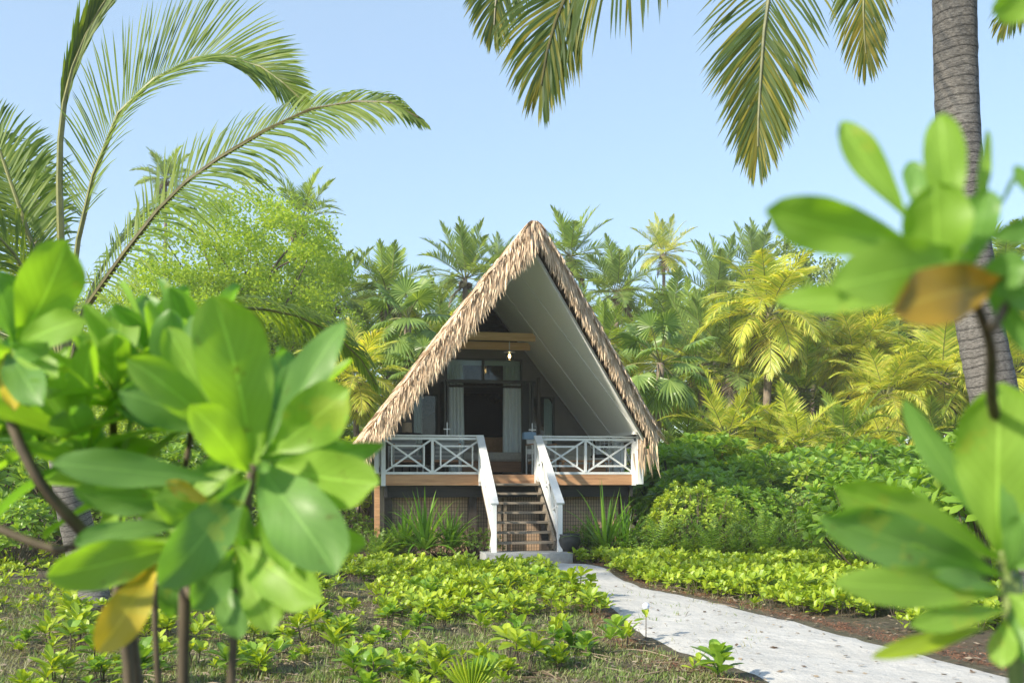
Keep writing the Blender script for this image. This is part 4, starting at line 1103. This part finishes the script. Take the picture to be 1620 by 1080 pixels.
blades('needle_litter', 3600, 'litter', 'reddish-brown fallen needles along both edges of the path', 103, .07, .005, (-.05, .35), reg_edge)
mb = MB(); r2 = random.Random(104)
for i in range(4600):
    x, y = reg_near(r2)
    if on_house(x, y) or (pathdist(x, y) < .1 and r2.random() < .93): continue
    a = r2.uniform(0, 6.28); l = r2.uniform(.03,.09); d = V((math.cos(a), math.sin(a), r2.uniform(-.1,.3))); s = V((-math.sin(a), math.cos(a), r2.uniform(-.4,.4)))
    p = V((x, y, hgt(x, y)+.022)); mb.face([mb.vert(p), mb.vert(p+d*l*.5+s*l*.25), mb.vert(p+d*l), mb.vert(p+d*l*.5-s*l*.25)])
for i in range(650):
    x, y = reg_front(r2)
    if pathdist(x, y) < .1: continue
    a = r2.uniform(0, 6.28); l = r2.uniform(.15,.5); p = V((x, y, hgt(x, y)+.015)); q = p+V((math.cos(a)*l, math.sin(a)*l, r2.uniform(-.01,.05)))
    mb.tube([p, p.lerp(q, .5)+V((0,0,r2.uniform(0,.03))), q], [.004,.004,.002], 4, 0, cap=False)
for i in range(900):
    q = EDG[r2.randrange(18, NS)] if r2.random() < .5 else EDG[NS+1+r2.randrange(18, NS)]; c_ = PP[r2.randrange(18*(K+1), len(PP))]
    f = r2.random()**2*.9; x, y = q[0]*(1-f)+c_[0]*f, q[1]*(1-f)+c_[1]*f
    if pathdist(x, y) > .25: continue
    a = r2.uniform(0, 6.28); l = r2.uniform(.012,.05); d = V((math.cos(a), math.sin(a), .05)); s = V((-math.sin(a), math.cos(a), r2.uniform(-.3,.3)))
    p = V((x, y, hgt(x, y)+.028)); wl = r2.choice((.08,.1,.3)); mb.face([mb.vert(p), mb.vert(p+d*l*.5+s*l*wl), mb.vert(p+d*l), mb.vert(p+d*l*.5-s*l*wl)])
tag(mb.build('leaf_litter', M['deadleaf']), 'scattered dead leaves and twigs on the bare ground', 'leaf litter', kind='stuff')

# ------------------------------------------------------------------ the near coconut palm on the left
D1 = 12.
np1 = thing('coconut_palm', 'near coconut palm on the left with leaning ringed trunk and long arching fronds', 'palm', G(132, 945))
np1.location.z = 0; base1 = np1.location.copy()
def rel(pts, o): return [p-o for p in pts]
mb = MB(); tp = rel(catmull([G(150, 965)-V((0,0,.1)), P(133,880,12.1), P(112,790,12), P(100,700,12), P(104,600,12)], 40), base1)
mb.tube(tp, [(.235-.075*(i/40)**.5)*(1+.02*(i % 2)) for i in range(41)], 16, 0); mb.build('trunk', M['trunk'], np1, smooth=True)
CAMV = V((0,-1,0)); UL = V((-.7,0,.7)); UR = V((.7,0,.7))
def nfrond(parent, o, pts, D, n, L, wd, N, **kw):
    mb = MB(); q = [P(*p) if len(p) == 3 else P(p[0], p[1], D) for p in pts]
    sp = rel(catmull(q, 40), o); mat = kw.pop('mat', 'palmhi'); rach = kw.pop('rach', 'rachis')
    frond(mb, sp, n, L, wd, N=N.normalized(), segs=kw.pop('segs', 4), nrach=6, **kw)
    return mb.build('frond', [M[mat], M[rach]], parent)
nfrond(np1, base1, [(104,600,12), (99,480,12), (96,370,12), (94,270,12), (99,180,12), (118,100,12), (150,30,12), (185,-25,12)], D1, 130, .7, .035, V((.3,-1,.2)), t0=.56, fa=(6, 17), droop=.1, vee=25, rr=.055)
nfrond(np1, base1, [(106,600,12), (114,450,12), (134,333,12), (176,199,11.9), (245,125,11.8), (324,88,11.7), (393,97,11.6), (440,125,11.5), (479,160,11.5)], D1, 165, 1.1, .023, UL*.5+CAMV*.85, t0=.24, fa=(52, 20), droop=.22, vee=22, rr=.035)
nfrond(np1, base1, [(108,600,12), (134,490,11.8), (199,398,11.5), (250,333,11.3), (296,287,11.1), (347,250,11.), (417,208,10.8), (490,174,10.6), (560,161,10.5), (615,162,10.4), (662,186,10.4)], D1, 130, 1.25, .027, UL*.45+CAMV*.85, t0=.12, fa=(60, 22), droop=.6, vee=8, side=(.5,1.), taper=.85, rr=.04, rach='rachisdark')
nfrond(np1, base1, [(102,600,12), (80,460,12), (54,395,12.1), (34,336,12.2), (16,287,12.3), (-2,235,12.4), (-40,170,12.5), (-90,140,12.6)], D1, 95, .95, .036, UR*.3+CAMV*.9, t0=.2, fa=(60, 30), droop=.5, vee=8, rr=.035)
nfrond(np1, base1, [(102,600,12), (70,490,12), (20,400,11.7), (-40,350,11.4), (-120,340,11), (-200,380,10.8)], D1, 110, 1.05, .036, UR*.8+CAMV*.3, t0=.12, fa=(62, 30), droop=.9, vee=3, rr=.035)
nfrond(np1, base1, [(100,600,12), (60,430,12.3), (20,300,12.6), (-10,230,12.9), (-50,200,13.2)], D1, 80, .9, .036, UR*.6+CAMV*.6, t0=.2, fa=(60, 30), droop=.7, vee=8, rr=.03)
nfrond(np1, base1, [(110,600,12), (190,535,12.4), (270,502,12.8), (350,487,13.1), (420,489,13.4), (480,503,13.7), (525,528,13.9), (565,560,14.1), (595,608,14.3)], D1, 95, .95, .036, V((0,.2,1)), t0=.15, fa=(66, 30), droop=1.1, vee=2, rr=.035)
nfrond(np1, base1, [(106,600,12), (140,470,12.8), (190,380,13.6), (240,330,14.4), (300,330,15)], D1, 70, .9, .036, UL*.8+CAMV*.3, t0=.15, fa=(60, 30), droop=.9, vee=5, rr=.03)
nfrond(np1, base1, [(98,600,12), (30,540,12.5), (-50,520,12.8), (-140,560,13)], D1, 60, .9, .036, V((0,0,1)), t0=.15, fa=(60, 30), droop=1., vee=5, rr=.03)

# ------------------------------------------------------------------ the near palm on the right, crown above the frame
np2 = thing('coconut_palm', 'near coconut palm on the right with tall grey ringed trunk running out of the picture', 'palm', P(1725,1086,7.5))
np2.location.z = 0; b2_ = np2.location.copy()
mb = MB(); tp = rel(catmull([P(1760,1100,7.6), P(1700,1000,7.5), P(1640,860,7.5), P(1596,720,7.5), P(1568,604,7.5), P(1546,489,7.5), P(1525,330,7.5), P(1514,160,7.5), P(1510,0,7.5), P(1508,-180,7.5), P(1506,-330,7.5)], 120), b2_)
mb.tube(tp, [(.2 if i < 20 else .185-.03*min(1, (i-20)/60))*(1+.022*(i % 3 == 0)) for i in range(121)], 22, 0, jit=.02); mb.build('trunk', M['trunk'], np2, smooth=True)
kw = dict(mat='palmover', segs=4, taper=.6)
nfrond(np2, b2_, [(1500,-340,7.5), (1360,-370,7.3), (1220,-310,7.1), (1100,-200,7.0), (990,-95,6.9), (920,-45,6.9), (888,10,6.9), (868,70,6.9), (856,135,6.9)], 7, 130, .85, .02, V((.1,-1,.2)), t0=.1, fa=(62, 20), droop=.7, vee=4, rr=.026, rach='rachisdark', **kw)
nfrond(np2, b2_, [(1498,-340,7.5), (1300,-470,7.8), (1060,-400,8.2), (900,-230,8.4), (810,-80,8.4), (795,-45,8.4), (785,0,8.4), (782,40,8.4)], 8, 115, .65, .02, V((.1,-1,.2)), t0=.1, fa=(60, 24), droop=.6, vee=4, rr=.026, rach='rachisdark', **kw)
nfrond(np2, b2_, [(1502,-340,7.5), (1420,-400,7.1), (1320,-330,6.8), (1250,-160,6.7), (1216,0,6.7), (1208,60,6.7), (1204,120,6.7), (1200,180,6.7), (1199,232,6.7)], 7, 150, .7, .017, V((-.1,-1,.1)), t0=.1, fa=(58, 20), droop=.3, vee=6, rr=.024, rach='rachisgreen', **kw)
nfrond(np2, b2_, [(1504,-340,7.5), (1460,-380,7.9), (1410,-280,8.2), (1380,-150,8.3), (1368,-40,8.3), (1366,30,8.3), (1370,85,8.3)], 8, 115, .7, .018, V((-.3,-1,.1)), t0=.1, fa=(44, 22), droop=.35, vee=6, rr=.024, **kw)
nfrond(np2, b2_, [(1510,-340,7.5), (1600,-420,7.4), (1690,-330,7.3), (1700,-180,7.2), (1660,-80,7.2), (1620,-20,7.2), (1592,25,7.2)], 7, 90, .55, .02, V((.3,-.8,.4)), t0=.1, fa=(50, 25), droop=.8, vee=4, rr=.026, **kw)
nfrond(np2, b2_, [(1510,-340,7.5), (1640,-500,7.8), (1800,-450,8), (1900,-300,8.2), (1940,-100,8.4)], 7, 60, .6, .036, V((0,-.3,1)), t0=.1, droop=.8, vee=4, rr=.026, **kw)
nfrond(np2, b2_, [(1505,-340,7.5), (1480,-600,8.2), (1420,-700,9.4), (1350,-640,10.6), (1300,-500,11.4)], 7, 60, .6, .036, V((0,-.3,1)), t0=.1, droop=.8, vee=4, rr=.026, **kw)

# ------------------------------------------------------------------ foreground shrubs with big leaves
def bigleaf(parent, o, b, t, wpx, mat='big', roll=0., bow=.12, cup=.18, wave=.5, seed=None):
    rgl = random.Random(seed if seed is not None else int(b[0]*7+t[1]*13))
    B = P(*b); T = P(*t); ax = T-B; L = ax.length; W_ = wpx*(b[2]+t[2])/2/F
    Vw = (V((0,0,CH))-(B+T)/2).normalized(); S = ax.cross(Vw).normalized(); S = Matrix.Rotation(R(roll), 3, ax.normalized()) @ S; n = S.cross(ax).normalized()
    mb = MB(); NR, NC = 18, 8; ph = rgl.uniform(0, 6)
    for i in range(NR+1):
        t_ = i/NR; tt = t_ if t_ < 1 else .999
        w_ = max(.0005, obov(tt)*W_/2)
        c = B+ax*t_+n*bow*L*4*t_*(1-t_)*.5
        for j in range(NC+1):
            s = j/NC*2-1
            z = cup*W_*.5*s*s+wave*.11*W_*math.sin(ph+t_*13+s*1.5)*abs(s)**2+.09*W_*math.sin(t_*6+ph)*s+.05*W_*noise.noise(V((t_*5, s*2, ph)))
            mb.vert(c+S*(w_*s*(1+.07*noise.noise(V((t_*7, ph, s*.6))))+.06*W_*math.sin(t_*3.2+ph)*t_)+n*z-o)
    for i in range(NR):
        for j in range(NC):
            a = i*(NC+1)+j; uv = [((j/NC*2-1), i/NR), (((j+1)/NC*2-1), i/NR), (((j+1)/NC*2-1), (i+1)/NR), ((j/NC*2-1), (i+1)/NR)]
            mb.face((a, a+1, a+NC+2, a+NC+1), 0, uv)
    return mb.build('leaf', M[mat], parent, smooth=True)
def freeros(parent, o, c, d, n, Lpx, wpx, seed, el=(80, 0), tilt=(0,0,1), mats=('big','big','bigdark')):
    """a whorl of big leaves around a shoot tip"""
    r2 = random.Random(seed); c3 = P(c[0], c[1], d); ax = V(tilt).normalized(); a = ax.orthogonal().normalized(); b = ax.cross(a)
    for i in range(n):
        k = (i+.5)/n; e = R(el[0]+(el[1]-el[0])*k+r2.uniform(-8,8)); az = i*2.39996+seed
        dr = (a*math.cos(az)+b*math.sin(az))*math.cos(e)+ax*math.sin(e); L = Lpx*d/F*r2.uniform(.8,1.15); nr = ax*math.cos(e)-(a*math.cos(az)+b*math.sin(az))*math.sin(e)
        mb = MB(); W_ = wpx*d/F*r2.uniform(.85,1.1); S = dr.cross(nr).normalized(); NR, NC = 10, 6; ph = r2.uniform(0,6)
        B = c3-ax*.03*k
        for ii in range(NR+1):
            t_ = ii/NR; w_ = max(.0005, obov(min(t_, .999))*W_/2); cc = B+dr*L*t_-nr*L*.3*t_*t_*(.4+k)
            for j in range(NC+1):
                s = j/NC*2-1; mb.vert(cc+S*w_*s+nr*(.16*W_*s*s+.03*W_*math.sin(ph+t_*10)*abs(s))-o)
        for ii in range(NR):
            for j in range(NC):
                q = ii*(NC+1)+j; uv = [(j/NC*2-1, ii/NR), ((j+1)/NC*2-1, ii/NR), ((j+1)/NC*2-1, (ii+1)/NR), (j/NC*2-1, (ii+1)/NR)]
                mb.face((q, q+1, q+NC+2, q+NC+1), 0, uv)
        mb.build('leaf', M[r2.choice(mats)], parent, smooth=True)
def stemtube(parent, o, pts, r0, r1, mat='stem', name='stem'):
    q = catmull(pts, 24); mb = MB(); mb.tube(rel(q, o), [r0+(r1-r0)*i/24 for i in range(25)], 9, 0, jit=.12); return mb.build(name, M[mat], parent, smooth=True)
# left, large shrub
dL = 1.3
sL = thing('beach_shrub', 'large blurred green shrub close on the left with broad paddle leaves', 'shrub', (P(300,1080,1.3).x, 1.3, 0)); oL = sL.location.copy()
def SL_(pts, r0, r1, mat='stem'): stemtube(sL, oL, pts, r0*.62, r1*.75, mat)
SL_([V((-.44,1.35,0)), P(290,1080,1.32), P(308,940,1.3), P(352,870,1.3), P(385,800,1.3), P(402,735,1.3)], .014, .009)
SL_([V((-.40,1.35,0)), P(366,1080,1.33), P(395,960,1.32), P(392,860,1.31), P(395,780,1.31)], .011, .006)
SL_([V((-.50,1.5,0)), P(205,1080,1.5), P(182,980,1.5), P(190,900,1.5), P(182,760,1.5), P(178,640,1.5)], .015, .008)
SL_([V((-.47,1.6,0)), P(250,1080,1.62), P(262,900,1.62), P(300,700,1.62), P(310,600,1.62)], .009, .006)
LV = [((400,733,1.3),(345,467,1.22),120,'big',8,.08), ((420,720,1.3),(549,511,1.34),62,'bigdark',-35,.1), ((425,715,1.3),(556,622,1.25),92,'big',0,.1),
      ((430,735,1.3),(600,768,1.2),92,'big',10,.12), ((430,742,1.31),(607,698,1.28),42,'bigdark',40,.1), ((412,735,1.28),(528,912,1.16),112,'bigdark',0,.16),
      ((392,758,1.29),(248,925,1.18),86,'bigdark',-10,.14), ((375,855,1.3),(512,948,1.2),88,'big',12,.1), ((340,802,1.3),(263,762,1.26),26,'bigyel',20,.1),
      ((248,890,1.3),(152,1030,1.22),66,'bigyel',-5,.18), ((290,860,1.3),(73,907,1.2),74,'big',-10,.12), ((295,832,1.31),(118,858,1.25),46,'bigdark',30,.12),
      ((362,682,1.32),(188,622,1.26),72,'bigdark',10,.12), ((353,762,1.31),(82,736,1.22),58,'bigdark',18,.12), ((285,795,1.32),(118,772,1.27),56,'bigdark',-25,.12),
      ((378,695,1.34),(262,520,1.3),62,'big',-20,.1), ((345,912,1.29),(376,1012,1.24),46,'bigdark',0,.1), ((495,838,1.3),(577,868,1.27),42,'big',0,.1),
      ((385,700,1.36),(305,500,1.38),64,'bigdark',-30,.1), ((410,700,1.36),(455,555,1.4),56,'bigdark',20,.1), ((390,745,1.27),(300,640,1.15),70,'big',10,.15),
      ((405,745,1.3),(460,905,1.2),60,'big',-20,.14), ((330,830,1.3),(240,790,1.25),50,'big',10,.12), ((400,870,1.3),(345,790,1.25),60,'bigdark',10,.1),
      ((440,610,1.4),(468,580,1.4),24,'bigyel',10,.1), ((350,690,1.3),(205,565,1.22),66,'big',15,.14), ((370,870,1.3),(300,960,1.22),60,'bigdark',-10,.12), ((380,880,1.3),(430,1000,1.24),56,'big',5,.12)]
r3 = random.Random(12)
for i in range(20):
    cx, cy, dd = r3.choice(((400,735,1.33), (378,860,1.34), (370,700,1.4), (290,850,1.38)))
    a = r3.uniform(0, 6.28); l = r3.uniform(110, 175)
    LV.append(((cx+r3.uniform(-12,12), cy+r3.uniform(-12,12), dd), (cx+l*math.cos(a), cy+l*.85*math.sin(a), dd+r3.uniform(-.06,.12)), r3.uniform(34, 62), r3.choice(('big','bigdark')), r3.uniform(-45,45), r3.uniform(.08,.2)))
for (b, t, w_, m_, ro, bo) in LV: bigleaf(sL, oL, b, t, w_, m_, ro, bo)
freeros(sL, oL, (182,620), 1.5, 13, 150, 62, 1); freeros(sL, oL, (262,640), 1.5, 13, 150, 62, 2); freeros(sL, oL, (312,585), 1.62, 12, 150, 60, 3)
freeros(sL, oL, (130,700), 1.45, 12, 160, 62, 4, tilt=(-.5,0,1)); freeros(sL, oL, (190,770), 1.5, 12, 150, 60, 5, tilt=(-.5,-.2,.7)); freeros(sL, oL, (455,680), 1.55, 10, 140, 56, 6, tilt=(.5,0,1))
freeros(sL, oL, (240,570), 1.6, 11, 140, 58, 9)
# left edge shrub with curved brown stem
sE = thing('beach_shrub', 'blurred shrub at the left edge on curved brown stems', 'shrub', (-.5, 1.62, 0)); oE = sE.location.copy()
stemtube(sE, oE, [V((-.42,1.62,0)), P(215,1080,1.55), P(200,920,1.5), P(140,850,1.45), P(62,760,1.4), P(14,650,1.4), P(14,570,1.4)], .013, .006)
stemtube(sE, oE, [P(140,850,1.45), P(90,868,1.45), P(0,836,1.45), P(-90,790,1.45)], .006, .007)
for (b, t, w_, m_, ro, bo) in [((28,545,1.4),(112,383,1.32),95,'big',5,.1), ((22,540,1.4),(-10,425,1.36),70,'bigdark',10,.1), ((30,550,1.4),(135,500,1.3),56,'big',-20,.12), ((18,545,1.4),(50,430,1.42),46,'bigdark',-25,.1),
      ((20,550,1.4),(75,540,1.25),40,'bigdark',35,.1), ((15,560,1.4),(70,640,1.3),60,'bigdark',0,.14), ((10,560,1.4),(-60,600,1.3),60,'big',0,.14), ((20,560,1.4),(90,600,1.32),50,'big',0,.14), ((10,560,1.4),(20,650,1.3),30,'bigyel',0,.1)]:
    bigleaf(sE, oE, b, t, w_, m_, ro, bo)
freeros(sE, oE, (10,660), 1.6, 12, 170, 66, 7, tilt=(.2,-.3,1)); freeros(sE, oE, (60,690), 1.7, 12, 170, 66, 8, tilt=(-.2,-.2,1))
# upper right shrub
dR = .78
sU = thing('beach_shrub', 'blurred shoot of paddle leaves high on the right with an orange withered leaf', 'shrub', (P(1590,900,.8).x, .8, 0)); oU = sU.location.copy()
stemtube(sU, oU, [V((.66,1.25,0)), P(1665,1080,1.22), P(1610,800,1.18), P(1572,650,1.0), P(1566,540,.85), P(1520,430,.78)], .008, .004)
stemtube(sU, oU, [P(1570,520,.79), P(1610,460,.8), P(1690,380,.82)], .004, .003)
for (b, t, w_, m_, ro, bo) in [((1445,385,.78),(1211,335,.74),84,'big',0,.1), ((1440,355,.78),(1328,194,.78),52,'big',15,.08), ((1500,380,.79),(1492,180,.78),64,'big',0,.06),
      ((1465,350,.82),(1440,256,.84),38,'bigdark',0,.05), ((1540,360,.8),(1562,205,.82),22,'big',30,.08), ((1560,360,.8),(1606,277,.8),10,'bigdark',40,.05),
      ((1490,450,.77),(1470,290,.74),104,'big',0,.12), ((1540,405,.77),(1318,462,.72),100,'big',5,.15), ((1470,480,.78),(1228,478,.8),44,'big',25,.1),
      ((1580,445,.77),(1410,490,.72),92,'bigbrown',0,.15), ((1555,375,.8),(1650,362,.8),38,'bigdark',0,.1), ((1555,430,.79),(1670,480,.78),66,'bigdark',0,.1),
      ((1550,420,.8),(1640,560,.8),40,'bigdark',20,.1), ((1540,420,.78),(1560,300,.76),60,'bigdark',-10,.1), ((1540,440,.78),(1630,420,.75),56,'bigdark',10,.1), ((1680,-20,.8),(1568,12,.8),62,'big',0,.1), ((1660,330,.8),(1605,262,.8),24,'bigdark',0,.1)]:
    bigleaf(sU, oU, b, t, w_, m_, ro, bo)
# lower right shrub
sR = thing('beach_shrub', 'blurred shrub low on the right with a large upright leaf and a yellowing lower one', 'shrub', (P(1600,1000,1.0).x, 1.05, 0)); oR = sR.location.copy()
stemtube(sR, oR, [V((.56,1.08,0)), P(1608,1080,1.06), P(1600,1000,1.05), P(1592,910,1.05), P(1583,870,1.05)], .010, .006, 'stemgreen')
for (b, t, w_, m_, ro, bo) in [((1582,880,1.05),(1572,606,1.0),128,'big',0,.07), ((1562,830,1.06),(1434,630,1.04),46,'bigdark',-25,.1), ((1575,882,1.04),(1323,764,.96),78,'big',5,.1),
      ((1582,910,1.04),(1299,812,.95),84,'bigdark',-5,.12), ((1586,940,1.03),(1319,928,.95),64,'big',12,.12), ((1586,935,1.02),(1468,910,.98),32,'bigdark',30,.1),
      ((1592,965,1.03),(1438,988,.97),42,'big',15,.12), ((1570,990,1.03),(1380,1040,.97),30,'cover',10,.12), ((1590,980,1.03),(1588,1056,1.0),44,'big',0,.1),
      ((1594,905,1.04),(1660,680,1.0),92,'bigdark',10,.1), ((1600,900,1.04),(1700,840,1.0),70,'bigdark',0,.1), ((1596,940,1.02),(1690,1000,.98),70,'big',0,.1), ((1600,960,1.04),(1650,1060,1.0),50,'bigdark',0,.1),
      ((1598,900,1.0),(1612,815,.96),30,'bigdark',-20,.1)]:
    bigleaf(sR, oR, b, t, w_, m_, ro, bo)

# ------------------------------------------------------------------ haze
m = bpy.data.materials.new('haze_air'); m.use_nodes = True; nt = m.node_tree; nt.nodes.remove(nt.nodes['Principled BSDF'])
pv = nt.nodes.new('ShaderNodeVolumePrincipled'); pv.inputs['Color'].default_value = (1,.98,.94,1); pv.inputs['Density'].default_value = .0011; pv.inputs['Anisotropy'].default_value = .2
nt.links.new(pv.outputs[0], nt.nodes['Material Output'].inputs['Volume'])
mb = MB(); mb.box(-95, 95, -25, 120, -1, 24); h = mb.build('haze', m); tag(h, 'thin pale haze in the air', 'haze', kind='stuff')
scene.cycles.volume_bounces = 0
